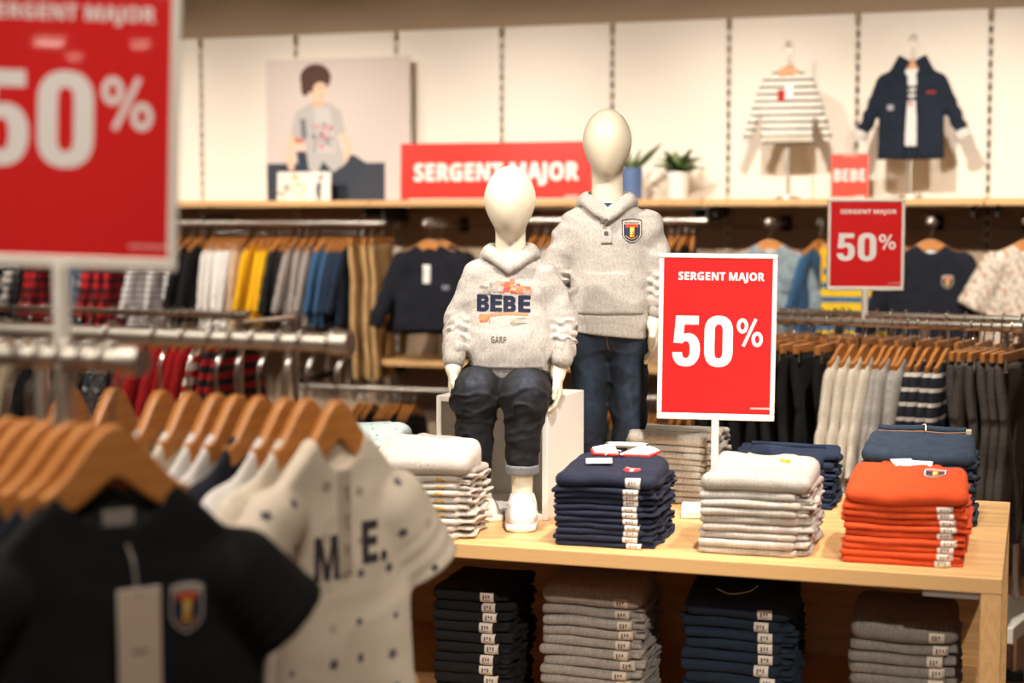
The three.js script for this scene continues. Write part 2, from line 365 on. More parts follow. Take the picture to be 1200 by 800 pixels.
// ------------------------------------------------------------------ display table
const TOP = 0.78, TX1 = -0.055, TX0 = -2.15, TZ1 = -3.345, TZ0 = -4.27, LOW = 0.36;
{
  const cx = (TX0 + TX1) / 2, cz = (TZ0 + TZ1) / 2, w = TX1 - TX0, d = TZ1 - TZ0;
  const t = thing('display_table', 'pale oak display table carrying the mannequins and folded clothes', 'table', [cx, 0, cz]);
  const topGeo = bx(w, 0.034, d, 0, TOP - 0.017, 0, 0.003);
  part('tabletop', topGeo, M.oak, t);
  for (const sx of [-1, 1]) for (const sz of [-1, 1]) part('leg', bx(0.042, TOP - 0.034, 0.06, sx * (w / 2 - 0.0215), (TOP - 0.034) / 2, sz * (d / 2 - 0.031), 0.003), M.oak, t);
  for (const sx of [-1, 1]) part('side_rail', bx(0.03, 0.05, d - 0.12, sx * (w / 2 - 0.022), TOP - 0.06, 0), M.oak, t);
  part('lower_shelf', bx(w - 0.09, 0.025, d - 0.1, 0, LOW - 0.0125, -0.02, 0.002), M.oak, t);
  part('corner_bracket', bx(0.11, 0.014, 0.02, w / 2 - 0.1, TOP - 0.041, d / 2 - 0.02), M.brushed, t, 'grey metal corner bracket');
  part('back_panel', bx(w - 0.09, TOP - 0.04, 0.012, 0, (TOP - 0.04) / 2, -d / 2 + 0.04), M.oak, t);
}

// ------------------------------------------------------------------ printed things: lettering helper and signs
function fitText(c, s, x, y, w, h, color, bold = 0.04, family = 'sans-serif') {   // draws s so that its ink fills the box x, y, w, h
  c.save();
  c.font = `bold 200px ${family}`; c.textBaseline = 'alphabetic'; c.textAlign = 'left';
  const m = c.measureText(s), iw = m.actualBoundingBoxLeft + m.actualBoundingBoxRight, ih = m.actualBoundingBoxAscent + m.actualBoundingBoxDescent;
  c.translate(x, y); c.scale(w / iw, h / ih); c.translate(m.actualBoundingBoxLeft, m.actualBoundingBoxAscent);
  c.fillStyle = color; c.strokeStyle = color; c.lineWidth = 200 * bold; c.lineJoin = 'round';
  c.fillText(s, 0, 0); if (bold) c.stroke && c.strokeText(s, 0, 0);
  c.restore();
}
function percent(c, x, y, w, h, color) {   // a condensed per cent sign
  c.save(); c.translate(x, y); c.scale(w / 100, h / 100); c.strokeStyle = color; c.lineWidth = 13;
  const ring = (cx, cy) => { c.beginPath(); c.ellipse(cx, cy, 15, 20, 0, 0, Math.PI * 2); c.stroke(); };
  ring(22, 27); ring(78, 73);
  c.lineWidth = 12; c.beginPath(); c.moveTo(72, 2); c.lineTo(26, 98); c.stroke(); c.restore();
}
function fiveZero(c, x, y, w, h, color) {   // heavy condensed 5 and 0, each in half the width
  const k = w * 0.47;
  c.save(); c.fillStyle = color; c.strokeStyle = color;
  c.translate(x, y); c.scale(k / 100, h / 170);
  c.beginPath(); c.moveTo(12, 0); c.lineTo(92, 0); c.lineTo(92, 30); c.lineTo(42, 30); c.lineTo(40, 62); c.bezierCurveTo(66, 52, 98, 66, 98, 112); c.bezierCurveTo(98, 152, 78, 172, 48, 172); c.bezierCurveTo(18, 172, 2, 156, 0, 124); c.lineTo(35, 124); c.bezierCurveTo(36, 138, 40, 143, 48, 143); c.bezierCurveTo(58, 143, 62, 134, 62, 114); c.bezierCurveTo(62, 92, 56, 86, 48, 86); c.bezierCurveTo(42, 86, 38, 89, 36, 94); c.lineTo(4, 92); c.closePath(); c.fill();
  c.restore();
  c.save(); c.translate(x + w * 0.53, y); c.scale(k / 100, h / 170); c.fillStyle = color; c.beginPath();
  c.moveTo(50, -2); c.bezierCurveTo(82, -2, 100, 18, 100, 52); c.lineTo(100, 118); c.bezierCurveTo(100, 152, 82, 172, 50, 172); c.bezierCurveTo(18, 172, 0, 152, 0, 118); c.lineTo(0, 52); c.bezierCurveTo(0, 18, 18, -2, 50, -2);
  c.moveTo(50, 28); c.bezierCurveTo(40, 28, 36, 36, 36, 50); c.lineTo(36, 120); c.bezierCurveTo(36, 134, 40, 142, 50, 142); c.bezierCurveTo(60, 142, 64, 134, 64, 120); c.lineTo(64, 50); c.bezierCurveTo(64, 36, 60, 28, 50, 28);
  c.fill('evenodd'); c.restore();
}
const saleArt = (titleY) => canvasTex(720, 1000, (c, W, H) => {
  c.fillStyle = 'rgb(222,24,26)'; c.fillRect(0, 0, W, H);
  fitText(c, 'SERGENT MAJOR', W * 0.135, H * titleY, W * 0.79, H * 0.066, '#f6f1ee', 0.03);
  fiveZero(c, W * 0.088, H * 0.37, W * 0.56, H * 0.325, '#f6f1ee');
  percent(c, W * 0.68, H * 0.38, W * 0.245, H * 0.185, '#f6f1ee');
  c.fillStyle = 'rgba(250,235,230,0.75)'; const r = rng(5); for (let i = 0, x = W * 0.82; i < 12; i++) { const w = 4 + r() * 9; c.fillRect(x, H * 0.955, w, 12); x += w + 2; }
});
const saleFace = [0.088, 0.142].map((y) => phys({ map: saleArt(y), roughness: 0.4, clearcoat: 1, clearcoatRoughness: 0.025 }));
function saleSign(label, pos, turn, roll, w, h, postLen, postR, foot, art = 0) {
  const t = thing('sale_sign', label, 'sign', pos, turn), b = 0.0115 * w / 0.28, e = 0.016 * w / 0.28;
  const head = new THREE.Group(); head.name = 'sign_head'; head.rotation.z = roll; head.position.y = postLen; t.add(head);
  part('frame', merge([bx(w, e, 0.014, 0, e / 2, 0, 0.003), bx(w, b, 0.014, 0, h - b / 2, 0, 0.003), bx(b, h - b - e, 0.014, -w / 2 + b / 2, (h + e - b) / 2, 0, 0.003), bx(b, h - b - e, 0.014, w / 2 - b / 2, (h + e - b) / 2, 0, 0.003)]), M.frame, head);
  const iw = w - 2 * b, ih = h - b - e, face = new THREE.PlaneGeometry(iw, ih).translate(0, e + ih / 2, 0.0045);
  part('red_poster', face, saleFace[art], head, 'red poster with white 50% lettering');
  part('backing', bx(iw, ih, 0.006, 0, e + ih / 2, 0.001), M.frame, head);
  part('post', rod([0, 0, 0], [0, postLen + 0.004, 0], postR), M.frame, t);
  if (foot) part('base', bx(foot, 0.02, foot * 0.8, 0, 0.01, 0, 0.004), M.frame, t);
  return t;
}
saleSign('white framed red 50% sign standing on the oak table before the taller mannequin', [-0.737, TOP, -3.86], 11 * D2R, -0.6 * D2R, 0.282, 0.402, 0.232, 0.0095, 0.16);
saleSign('small red 50% sign above the chrome rack beneath the BEBE sign', [-0.545, 1.16, -5.448], 16 * D2R, 0, 0.252, 0.302, 0.1, 0.011, 0);
saleSign('large red 50% sign on a post above the tees on wooden hangers', [-1.2319, 1.325, -1.8586], 20 * D2R, -1.9 * D2R, 0.305, 0.412, 0.108, 0.0115, 0, 1);
{
  const redSign = (name, label, pos, w, h, tex, lean) => {
    const t = thing(name, label, 'sign', pos); t.rotation.x = lean;
    part('board', bx(w, h, 0.006, 0, h / 2, 0, 0.001), std({ color: rgb(228, 226, 220), roughness: 0.5 }), t);
    part('print', new THREE.PlaneGeometry(w - 0.001, h - 0.001).translate(0, h / 2, 0.0036), phys({ map: tex, roughness: 0.4, clearcoat: 0.5, clearcoatRoughness: 0.15 }), t, 'red print with white lettering');
    part('foot', bx(w * 0.9, 0.006, 0.05, 0, 0.003, -0.01), M.frame, t);
  };
  redSign('lettered_sign', 'wide red sign with white lettering on the oak ledge', [-2.459, LEDGE, -7.3], 0.955, 0.272, canvasTex(1400, 400, (c, W, H) => {
    c.fillStyle = 'rgb(236,40,24)'; c.fillRect(0, 0, W, H);
    fitText(c, 'SERGENT MAJOR', W * 0.075, H * 0.36, W * 0.855, H * 0.38, '#fbf4ee', 0.06);
    c.fillStyle = 'rgba(255,225,210,0.8)'; c.fillRect(W * 0.865, H * 0.92, W * 0.07, H * 0.035);
  }), -0.03);
  redSign('small_sign', 'small red BEBE sign on the oak ledge between striped shirt and denim jacket', [-0.80, LEDGE, -7.26], 0.162, 0.196, canvasTex(340, 400, (c, W, H) => {
    c.fillStyle = 'rgb(232,62,38)'; c.fillRect(0, 0, W, H);
    fitText(c, 'BEBE', W * 0.08, H * 0.34, W * 0.84, H * 0.27, '#fbf4ee', 0);
    c.fillStyle = 'rgba(255,225,210,0.8)'; c.fillRect(W * 0.66, H * 0.93, W * 0.26, H * 0.03); c.fillRect(W * 0.3, H * 0.03, W * 0.4, H * 0.02);
  }), -0.02);
}
// poster with a child, and a small print card in front of it
{
  const tex = canvasTex(768, 704, (c, W, H) => {
    const g = (s) => { c.fillStyle = s; };
    g('#d6c8c2'); c.fillRect(0, 0, W, H);
    g('#2e3442'); c.fillRect(0, H * 0.735, W * 0.3, H * 0.265); c.fillRect(W * 0.52, H * 0.735, W * 0.31, H * 0.265);
    // jeans
    g('#27303f'); c.beginPath(); c.moveTo(W * 0.21, H * 0.64); c.lineTo(W * 0.46, H * 0.66); c.lineTo(W * 0.62, H * 0.68); c.lineTo(W * 0.7, H * 0.735); c.lineTo(W * 0.58, H); c.lineTo(W * 0.26, H); c.closePath(); c.fill();
    // arms
    c.strokeStyle = '#ecc3a6'; c.lineCap = 'round'; c.lineWidth = W * 0.045;
    c.beginPath(); c.moveTo(W * 0.185, H * 0.52); c.lineTo(W * 0.165, H * 0.66); c.lineTo(W * 0.175, H * 0.76); c.stroke();
    c.beginPath(); c.moveTo(W * 0.53, H * 0.5); c.lineTo(W * 0.585, H * 0.64); c.lineTo(W * 0.55, H * 0.71); c.stroke();
    g('#c9694f'); c.fillRect(W * 0.2, H * 0.55, W * 0.1, H * 0.045);
    g('#e8c6b4'); c.fillRect(W * 0.2, H * 0.59, W * 0.2, H * 0.06);
    // open shirt
    g('#b8b4b2'); c.beginPath(); c.moveTo(W * 0.31, H * 0.31); c.lineTo(W * 0.44, H * 0.31); c.lineTo(W * 0.53, H * 0.37); c.lineTo(W * 0.56, H * 0.52); c.lineTo(W * 0.5, H * 0.54); c.lineTo(W * 0.56, H * 0.74); c.lineTo(W * 0.47, H * 0.8); c.lineTo(W * 0.4, H * 0.72); c.lineTo(W * 0.36, H * 0.81); c.lineTo(W * 0.3, H * 0.78); c.lineTo(W * 0.27, H * 0.57); c.lineTo(W * 0.17, H * 0.54); c.lineTo(W * 0.21, H * 0.37); c.closePath(); c.fill();
    g('#c8c4c2'); c.beginPath(); c.moveTo(W * 0.34, H * 0.34); c.lineTo(W * 0.45, H * 0.34); c.lineTo(W * 0.49, H * 0.66); c.lineTo(W * 0.36, H * 0.66); c.closePath(); c.fill();
    const r = rng(11); for (let i = 0; i < 40; i++) { g(['#c76072', '#8d9690', '#d7a4a8', '#77797c'][i % 4]); c.beginPath(); c.ellipse(W * (0.33 + r() * 0.15), H * (0.46 + r() * 0.18), 4 + r() * 10, 4 + r() * 8, r() * 3, 0, 7); c.fill(); }
    g('#6f7278'); c.beginPath(); c.moveTo(W * 0.24, H * 0.42); c.lineTo(W * 0.28, H * 0.42); c.lineTo(W * 0.29, H * 0.56); c.lineTo(W * 0.25, H * 0.56); c.closePath(); c.fill();
    // neck, face, hair
    g('#e2b596'); c.fillRect(W * 0.33, H * 0.26, W * 0.075, H * 0.08);
    g('#eec7ab'); c.beginPath(); c.ellipse(W * 0.375, H * 0.2, W * 0.065, H * 0.098, 0.1, 0, 7); c.fill();
    g('#4a2413'); c.beginPath(); c.ellipse(W * 0.352, H * 0.135, W * 0.108, H * 0.1, 0, 0, 7); c.fill(); c.beginPath(); c.ellipse(W * 0.285, H * 0.18, W * 0.035, H * 0.08, 0.1, 0, 7); c.fill();
    g('#eec7ab'); c.beginPath(); c.ellipse(W * 0.385, H * 0.215, W * 0.05, H * 0.05, 0, 0, 7); c.fill();
    g('#6b3a2c'); c.fillRect(W * 0.365, H * 0.2, 16, 5); c.fillRect(W * 0.41, H * 0.2, 14, 5); c.fillStyle = '#c0665a'; c.fillRect(W * 0.385, H * 0.255, 20, 5);
  });
  const t = thing('poster_board', 'poster of a short haired child in grey shirt between navy blocks', 'poster', [-3.31, LEDGE, -7.40]);
  part('board', bx(0.772, 0.70, 0.012, 0, 0.35, 0, 0.001), M.panel, t);
  part('print', new THREE.PlaneGeometry(0.77, 0.698).translate(0, 0.35, 0.0066), std({ map: tex, roughness: 0.6 }), t, 'printed photograph of a child');
  const card = canvasTex(480, 240, (c, W, H) => {
    c.fillStyle = '#f0ece0'; c.fillRect(0, 0, W, H);
    const r = rng(4); for (let i = 0; i < 46; i++) { c.fillStyle = ['#d8d0b8', '#e2d29a', '#c9bfa8', '#9d9578', '#dcc7c0'][i % 5]; c.beginPath(); c.ellipse(W * (0.03 + r() * 0.5), H * (0.1 + r() * 0.85), 5 + r() * 22, 5 + r() * 18, r() * 3, 0, 7); c.fill(); }
    c.fillStyle = '#5c646c'; c.beginPath(); c.ellipse(W * 0.78, H * 0.58, 28, 62, 0.1, 0, 7); c.fill();
    c.fillStyle = '#3a2a22'; c.beginPath(); c.ellipse(W * 0.82, H * 0.2, 22, 22, 0, 0, 7); c.fill();
    c.fillStyle = '#e6c2a8'; c.beginPath(); c.ellipse(W * 0.84, H * 0.25, 14, 16, 0, 0, 7); c.fill();
    c.fillStyle = '#3b424c'; c.fillRect(W * 0.74, H * 0.75, 20, 55); c.fillRect(W * 0.8, H * 0.75, 18, 55);
  });
  const k = thing('picture_card', 'small pale illustrated card propped before the child poster', 'card', [-3.43, LEDGE, -7.26]); k.rotation.x = -0.05;
  part('board', bx(0.286, 0.14, 0.006, 0, 0.07, 0, 0.001), M.paper, k);
  part('print', new THREE.PlaneGeometry(0.284, 0.138).translate(0, 0.07, 0.0036), std({ map: card, roughness: 0.6 }), k, 'printed illustration');
}
// potted plants on the ledge
function leafGeo(len, wid, bend, thick = 0.0015) {
  const n = 8, P = [], I = [];
  for (let i = 0; i <= n; i++) {
    const t = i / n, w = wid * Math.sin(Math.PI * Math.pow(t, 0.75)) * 0.5 + 0.0008, a = bend * t, y = len * t * Math.cos(a * 0.5), z = len * t * Math.sin(a * 0.5);
    P.push(-w, y, z + w * 0.3, 0, y, z, w, y, z + w * 0.3, 0, y, z - thick - w * 0.25);
  }
  for (let i = 0; i < n; i++) { const a = i * 4, b = a + 4; I.push(a, a + 1, b + 1, a, b + 1, b, a + 1, a + 2, b + 2, a + 1, b + 2, b + 1, a, b, b + 3, a, b + 3, a + 3, a + 2, a + 3, b + 3, a + 2, b + 3, b + 2); }
  const g = new THREE.BufferGeometry(); g.setAttribute('position', new THREE.Float32BufferAttribute(P, 3)); g.setIndex(I); g.computeVertexNormals(); return g;
}
{
  const pot = (r0, r1, h) => new THREE.LatheGeometry([[0, 0], [r0, 0], [r0 + 0.003, 0.004], [r1, h - 0.004], [r1 - 0.003, h], [r1 - 0.007, h], [r1 - 0.009, h - 0.02], [0, h - 0.02]].map((p) => new THREE.Vector2(...p)), 36);
  const green = std({ color: rgb(86, 112, 52), roughness: 0.55, side: THREE.DoubleSide }), deep = std({ color: rgb(70, 92, 44), roughness: 0.5, side: THREE.DoubleSide }), pale = std({ color: rgb(150, 168, 120), roughness: 0.6, side: THREE.DoubleSide });
  const soil = std({ color: rgb(120, 92, 66), roughness: 1 });
  const a = thing('potted_plant', 'blue pot with a few long upright leaves on the ledge', 'plant', [-1.795, LEDGE, -7.3]);
  part('pot', pot(0.047, 0.052, 0.145), std({ color: rgb(92, 116, 162), roughness: 0.5 }), a, 'blue pot'); part('soil', cyl(0.042, 0.042, 0.01, 0, 0.122, 0), soil, a);
  for (const [len, w, rz, ry, m] of [[0.21, 0.03, -0.85, 0.2, deep], [0.15, 0.026, 0.15, 0.6, pale], [0.11, 0.022, 0.6, 1.2, green], [0.12, 0.02, -0.35, 2.4, green], [0.09, 0.02, 0.9, 3.1, deep]]) {
    const l = part('leaf', leafGeo(len, w, 0.5), m, a); l.position.set(0, 0.125, 0); l.rotation.set(0.1, ry * 0.3, rz);
  }
  const b = thing('potted_succulent', 'white pot with a bushy green succulent on the ledge', 'plant', [-1.573, LEDGE, -7.28]);
  part('pot', pot(0.046, 0.054, 0.125), M.white, b, 'white pot'); part('soil', cyl(0.042, 0.042, 0.01, 0, 0.103, 0), soil, b);
  const r = rng(9), gl = leafGeo(0.135, 0.034, 0.9, 0.004), gs = leafGeo(0.11, 0.03, 0.6, 0.004);
  for (let i = 0; i < 34; i++) { const l = part('leaf', i % 2 ? gl : gs, [green, deep, pale][i % 5 === 0 ? 2 : i % 2], b); l.position.set((r() - 0.5) * 0.03, 0.105 + r() * 0.02, (r() - 0.5) * 0.03); l.rotation.order = 'YXZ'; l.rotation.set(0.15 + 0.9 * (i / 34), i * 2.4, 0); }
}

// ------------------------------------------------------------------ hangers (origin = centre of the rail they hang on, plane x-y)
function hookGeo(s = 1, wireR = 0.0022, stem = 0.078) {
  return tube([[0, -stem, 0], [0, -0.048, 0], [0.008, -0.032, 0], [0.018, -0.014, 0], [0.0205, 0.002, 0], [0.014, 0.016, 0], [0, 0.0215, 0], [-0.014, 0.016, 0], [-0.0205, 0.002, 0], [-0.019, -0.006, 0]].map((p) => p.map((v) => v * s)), wireR, 40, 8);
}
function woodHangerGeo(w, drop, tall, thick, y = -0.072) {
  const s = new THREE.Shape();
  s.moveTo(0, y);
  s.bezierCurveTo(w * 0.10, y, w * 0.17, y - drop * 0.28, w * 0.27, y - drop * 0.55);
  s.bezierCurveTo(w * 0.36, y - drop * 0.80, w * 0.44, y - drop * 0.98, w * 0.5, y - drop);
  s.lineTo(w * 0.485, y - drop - tall * 0.55);
  s.bezierCurveTo(w * 0.38, y - drop * 1.05 - tall * 0.42, w * 0.24, y - drop * 0.66 - tall * 0.72, w * 0.14, y - drop * 0.42 - tall * 0.80);
  s.bezierCurveTo(w * 0.08, y - tall * 0.92 - drop * 0.2, w * 0.03, y - tall * 0.98 - drop * 0.12, 0, y - tall * 0.98 - drop * 0.12);
  s.bezierCurveTo(-w * 0.03, y - tall * 0.98 - drop * 0.12, -w * 0.08, y - tall * 0.92 - drop * 0.2, -w * 0.14, y - drop * 0.42 - tall * 0.80);
  s.bezierCurveTo(-w * 0.24, y - drop * 0.66 - tall * 0.72, -w * 0.38, y - drop * 1.05 - tall * 0.42, -w * 0.485, y - drop - tall * 0.55);
  s.lineTo(-w * 0.5, y - drop);
  s.bezierCurveTo(-w * 0.44, y - drop * 0.98, -w * 0.36, y - drop * 0.80, -w * 0.27, y - drop * 0.55);
  s.bezierCurveTo(-w * 0.17, y - drop * 0.28, -w * 0.10, y, 0, y);
  const g = new THREE.ExtrudeGeometry(s, { depth: thick * 0.5, bevelEnabled: true, bevelThickness: thick * 0.25, bevelSize: thick * 0.22, bevelSegments: 3, curveSegments: 10 });
  return g.translate(0, 0, -thick * 0.25);
}
const HANG = {
  wall: [woodHangerGeo(0.25, 0.05, 0.03, 0.012), hookGeo()],
  fore: [woodHangerGeo(0.19, 0.085, 0.052, 0.02, -0.09), hookGeo(1, 0.0026, 0.098)],
  foreB: [woodHangerGeo(0.14, 0.075, 0.046, 0.02, -0.095), hookGeo(1, 0.0026, 0.103)],
  small: [woodHangerGeo(0.15, 0.034, 0.03, 0.012), hookGeo()],
  clip: [new RoundedBoxGeometry(0.25, 0.03, 0.014, 2, 0.004).translate(0, -0.085, 0), hookGeo()],
};
const clipGeo = merge([bx(0.018, 0.04, 0.005, 0, -0.108, 0.010), bx(0.018, 0.04, 0.005, 0, -0.108, -0.010), bx(0.02, 0.008, 0.026, 0, -0.094, 0)]);
function hanger(kind, label, pos, turn, group) {
  const t = thing(kind === 'clip' ? 'clip_hanger' : 'wooden_hanger', label, 'hanger', pos, turn, group), [w, h] = HANG[kind];
  part('hanger_body', w, M.hanger, t); part('hook', h, M.wire, t, 'metal hook');
  if (kind === 'clip') for (const s of [-1, 1]) part('clip', clipGeo, M.wire, t, 'metal clip').position.x = s * 0.1;
  return t;
}

// ------------------------------------------------------------------ hung garments (same origin as the hanger)
function hungTop(o) {
  const { w = 0.32, len = 0.42, sh = 0.25, neck = 0.12, drop = 0.045, sleeve = 'long', slLen = 0.33, ang = 0.22, th = 0.02, fold = 0.008, seed = 1, y0 = -0.094, flare = 0.01, hood = 0, open = 0, cell = 0.011, slR = 0.042, lean = 0, nd = 0.042, flat = 1.35, zc = 0.009 } = o;
  const ys = y0 - drop, ya = ys - 0.13 * (w / 0.32);
  const poly = polyD([[-neck / 2, y0], [neck / 2, y0], [sh / 2, ys], [w / 2, ya], [w / 2 + flare, y0 - len], [-w / 2 - flare, y0 - len], [-w / 2, ya], [-sh / 2, ys]]);
  const fr = rng(seed * 77 + 3), f1 = 22 + fr() * 14, f2 = fr() * 6, f3 = 10 + fr() * 8;
  const sl = [];
  if (sleeve !== 'none') for (const s of [-1, 1]) {
    const L = sleeve === 'short' ? slLen : slLen, a = ang + (fr() - 0.5) * 0.08, sx = s * (sh / 2 - 0.012), sy = ys - 0.035;
    const ex = sx + s * Math.sin(a) * L, ey = sy - Math.cos(a) * L, zo = (fr() - 0.5) * 0.02 + lean;
    sl.push(cone(sx, sy, 0, ex, ey, zo * 1.5, slR, sleeve === 'short' ? slR * 1.12 : slR * 0.66, (t, g) => 0.0035 * Math.sin(t * 26 + 2 * Math.sin(g + s) + f2) * sstep(0.15, 0.5, t) * (sleeve === 'short' ? 0.4 : 1)));
    const nx = Math.sin(a) * s, nyy = -Math.cos(a), c = sl[sl.length - 1];
    sl[sl.length - 1] = (x, y, z) => smax(c(x, y, z * flat) * (flat > 2 ? 0.7 : 1), (x - ex) * nx + (y - ey) * nyy - 0.004, 0.008);
  }
  const f = (x, y, z) => {
    const down = sstep(ys, y0 - len, y), zz = z - (fold * Math.sin(x * f1 + f2 + 3 * noise(x * 4, y * 3, seed)) + fold * 0.6 * Math.sin(x * f3 * 4 + y * 9 + f2)) * (0.25 + 0.9 * down);
    const d2 = poly(x, y), t = th * (0.75 + 0.35 * down) + (cell < 0.01 ? (o.pinch ?? 0.0035) * crease(x, y, 0, 7, seed) : 0) + 0.004 * noise(x * 14, y * 12, seed), r = 0.012;
    const qx = d2 + r, qz = Math.abs(zz) - t + r;
    let d = Math.min(Math.max(qx, qz), 0) + Math.hypot(Math.max(qx, 0), Math.max(qz, 0)) - r;
    for (const s of sl) d = smin(d, s(x, y, zz), 0.014);
    if (hood) d = smin(d, ellD(x, y - ys - 0.01, z + 0.02, 0.085, 0.05, 0.04), 0.02);
    d = smax(d, -ellD(x, y - y0 - 0.006, z - 0.006, neck / 2 - 0.008, nd, th * 0.75), 0.006);
    if (open) d = smax(d, -boxD(x + 0.0 * y, y - (y0 - len * 0.5), z - 0.04, open * (0.5 + 0.5 * sstep(y0, y0 - len, y)), len, 0.034, 0.005), 0.006);
    return d;
  };
  const reach = sleeve === 'none' ? w / 2 + flare + 0.02 : Math.max(w / 2 + flare, sh / 2 + Math.sin(ang + 0.05) * slLen + slR) + 0.025;
  const bot = Math.min(y0 - len, sleeve === 'none' ? 0 : ys - 0.035 - slLen) - 0.03;
  o.fn = f;
  return skin(f, [-reach, bot, -0.09], [reach, y0 + 0.05, 0.09], [cell, cell, Math.min(cell, zc)]);
}
function hungTrousers(o) {
  const { w = 0.24, len = 0.5, seed = 1, th = 0.014, y0 = -0.105, cell = 0.011, fold = 0.005, leg = 0.105 } = o;
  const g = rng(seed * 31 + 1), f2 = g() * 6;
  const f = (x, y, z) => {
    const t = sstep(y0 - 0.15, y0 - len, y), zz = z - fold * Math.sin(y * 16 + x * 30 + f2) - 0.006 * noise(x * 9, y * 7, seed), lw = lerp(leg, leg * 0.72, t) / 2, cx = lerp(w / 4, w / 4 + 0.012, t);
    const b2 = (px, py, hx, hy) => { const qx = Math.abs(px) - hx, qy = Math.abs(py) - hy; return Math.hypot(Math.max(qx, 0), Math.max(qy, 0)) + Math.min(Math.max(qx, qy), 0); };
    const d2 = smin(b2(x, y - (y0 - 0.085), w / 2 - 0.004, 0.085), b2(Math.abs(x) - cx, y - (y0 - len / 2), lw + 0.004 * Math.sin(y * 40 + f2 + x * 9), len / 2), 0.012);
    const zk = zz + (x > 0 ? 0.005 : -0.005) * t, r = 0.011, qx = d2 + r, qz = Math.abs(zk) - th + r;
    const d = Math.min(Math.max(qx, qz), 0) + Math.hypot(Math.max(qx, 0), Math.max(qz, 0)) - r;
    return d;
  };
  return skin(f, [-w / 2 - 0.05, y0 - len - 0.02, -0.06], [w / 2 + 0.05, y0 + 0.02, 0.06], [cell, cell, 0.006]);
}
const stripeTex = (bg, fg, period, duty, seedy = 0) => canvasTex(16, 128, (c, W, H) => { c.fillStyle = bg; c.fillRect(0, 0, W, H); c.fillStyle = fg; c.fillRect(0, H * 0.2, W, H * duty); }, [0.05, period]);
const plaidTex = (bg, mid, line, size, light) => canvasTex(128, 128, (c, W, H) => {
  c.fillStyle = bg; c.fillRect(0, 0, W, H); c.fillStyle = mid; c.fillRect(0, 0, W / 2, H / 2);
  c.globalAlpha = 0.5; c.fillRect(W / 2, 0, W / 2, H / 2); c.fillRect(0, H / 2, W / 2, H / 2); c.globalAlpha = 1;
  if (line) { c.fillStyle = line; c.fillRect(W * 0.72, 0, light || 5, H); c.fillRect(0, H * 0.72, W, light || 5); }
}, [size, size]);
const speckTex = (bg, cols, n, size, seed, lo = 3, hi = 12) => canvasTex(256, 256, (c, W, H) => {
  c.fillStyle = bg; c.fillRect(0, 0, W, H); const r = rng(seed);
  for (let i = 0; i < n; i++) { const x = r() * W, y = r() * H, a = lo + r() * (hi - lo), b = lo + r() * (hi - lo), t = r() * 3; c.fillStyle = cols[i % cols.length]; for (const dx of [0, -W, W]) for (const dy of [0, -H, H]) { c.beginPath(); c.ellipse(x + dx, y + dy, a, b, t, 0, 7); c.fill(); } }
}, [size, size]);
const CLOTH = {
  navy: fabric([16, 20, 34]), black: fabric([15, 15, 17]), white: fabric([236, 232, 228]), cream: fabric([232, 222, 204]), yellow: fabric([242, 186, 14]),
  grey: fabric([176, 166, 160], 'heather'), greyWarm: fabric([196, 190, 184], 'heather'), blue: fabric([62, 108, 152], 'denim'), darkBlue: fabric([32, 52, 80], 'denim'), khaki: fabric([198, 160, 108]), beige: fabric([214, 180, 148]), olive: fabric([84, 78, 56]),
  red: fabric([186, 20, 26]), redDark: fabric([150, 14, 22]), denim: fabric([44, 58, 84], 'denim'), lightDenim: fabric([160, 178, 188], 'denim'), inkDenim: fabric([20, 34, 54], 'denim'), pantGrey: fabric([92, 84, 77], 'heather'), teal: fabric([22, 122, 132]),
  stripeFine: printed(stripeTex('#e9e4e2', '#46485c', 0.030, 0.30)), stripeBold: printed(stripeTex('#ece7de', '#1c2436', 0.105, 0.45)), stripeNavy: printed(stripeTex('#171b28', '#cfc6bc', 0.043, 0.28)), stripeShirt: printed(stripeTex('#efe6d8', '#31343f', 0.0305, 0.32)),
  stripeYellow: printed(stripeTex('#eabf20', '#3c6a94', 0.06, 0.42)), stripeRed: printed(stripeTex('#1d1a20', '#b01c24', 0.05, 0.5)), stripeRedWhite: printed(stripeTex('#b51c22', '#e6dccf', 0.055, 0.5)),
  plaidRed: printed(plaidTex('#160c10', '#c8141c', null, 0.05)), plaidBlue: printed(plaidTex('#1c4a78', '#2f78b4', '#c9d4dc', 0.05)), plaidNavy: printed(plaidTex('#1a2838', '#3a5470', '#c7d0d6', 0.045, 8)), check: printed(plaidTex('#26262a', '#dcd6d0', '#26262a', 0.04)),
  leaf: printed(speckTex('#39414c', ['#8d939c', '#c7c4c2', '#20262f'], 150, 0.12, 3)), floral: printed(speckTex('#d9cebf', ['#b59a88', '#c9b49e', '#a9a196', '#e6dcd0', '#c08e78'], 110, 0.16, 5, 4, 16)), knitBeige: printed(stripeTex('#c7b59c', '#b09c82', 0.018, 0.4)),
};
// shared shapes of the far garments
const THIN = { th: 0.012, fold: 0.0045, flat: 2.3, y0: -0.096, zc: 0.006 };
const SHAPE = {
  top: [1, 2, 3].map((s) => hungTop({ seed: s, w: 0.32, len: 0.40, sleeve: 'long', slLen: 0.28, ang: 0.42, ...THIN })),
  shirt: [4, 5].map((s) => hungTop({ seed: s, w: 0.34, len: 0.44, sleeve: 'long', slLen: 0.31, ang: 0.36, ...THIN })),
  dress: [6, 7].map((s) => hungTop({ seed: s, w: 0.28, len: 0.46, sleeve: 'long', slLen: 0.28, ang: 0.3, flare: 0.04, ...THIN })),
  long: [8, 9].map((s) => hungTrousers({ seed: s, len: 0.64, w: 0.24 })),
  pants: [10, 11, 12].map((s) => hungTrousers({ seed: s, len: 0.56, w: 0.25, fold: 0.007 })),
};
const clothName = { top: 'hanging_jumper', shirt: 'hanging_shirt', dress: 'hanging_dress', long: 'hanging_trousers', pants: 'hanging_trousers' };
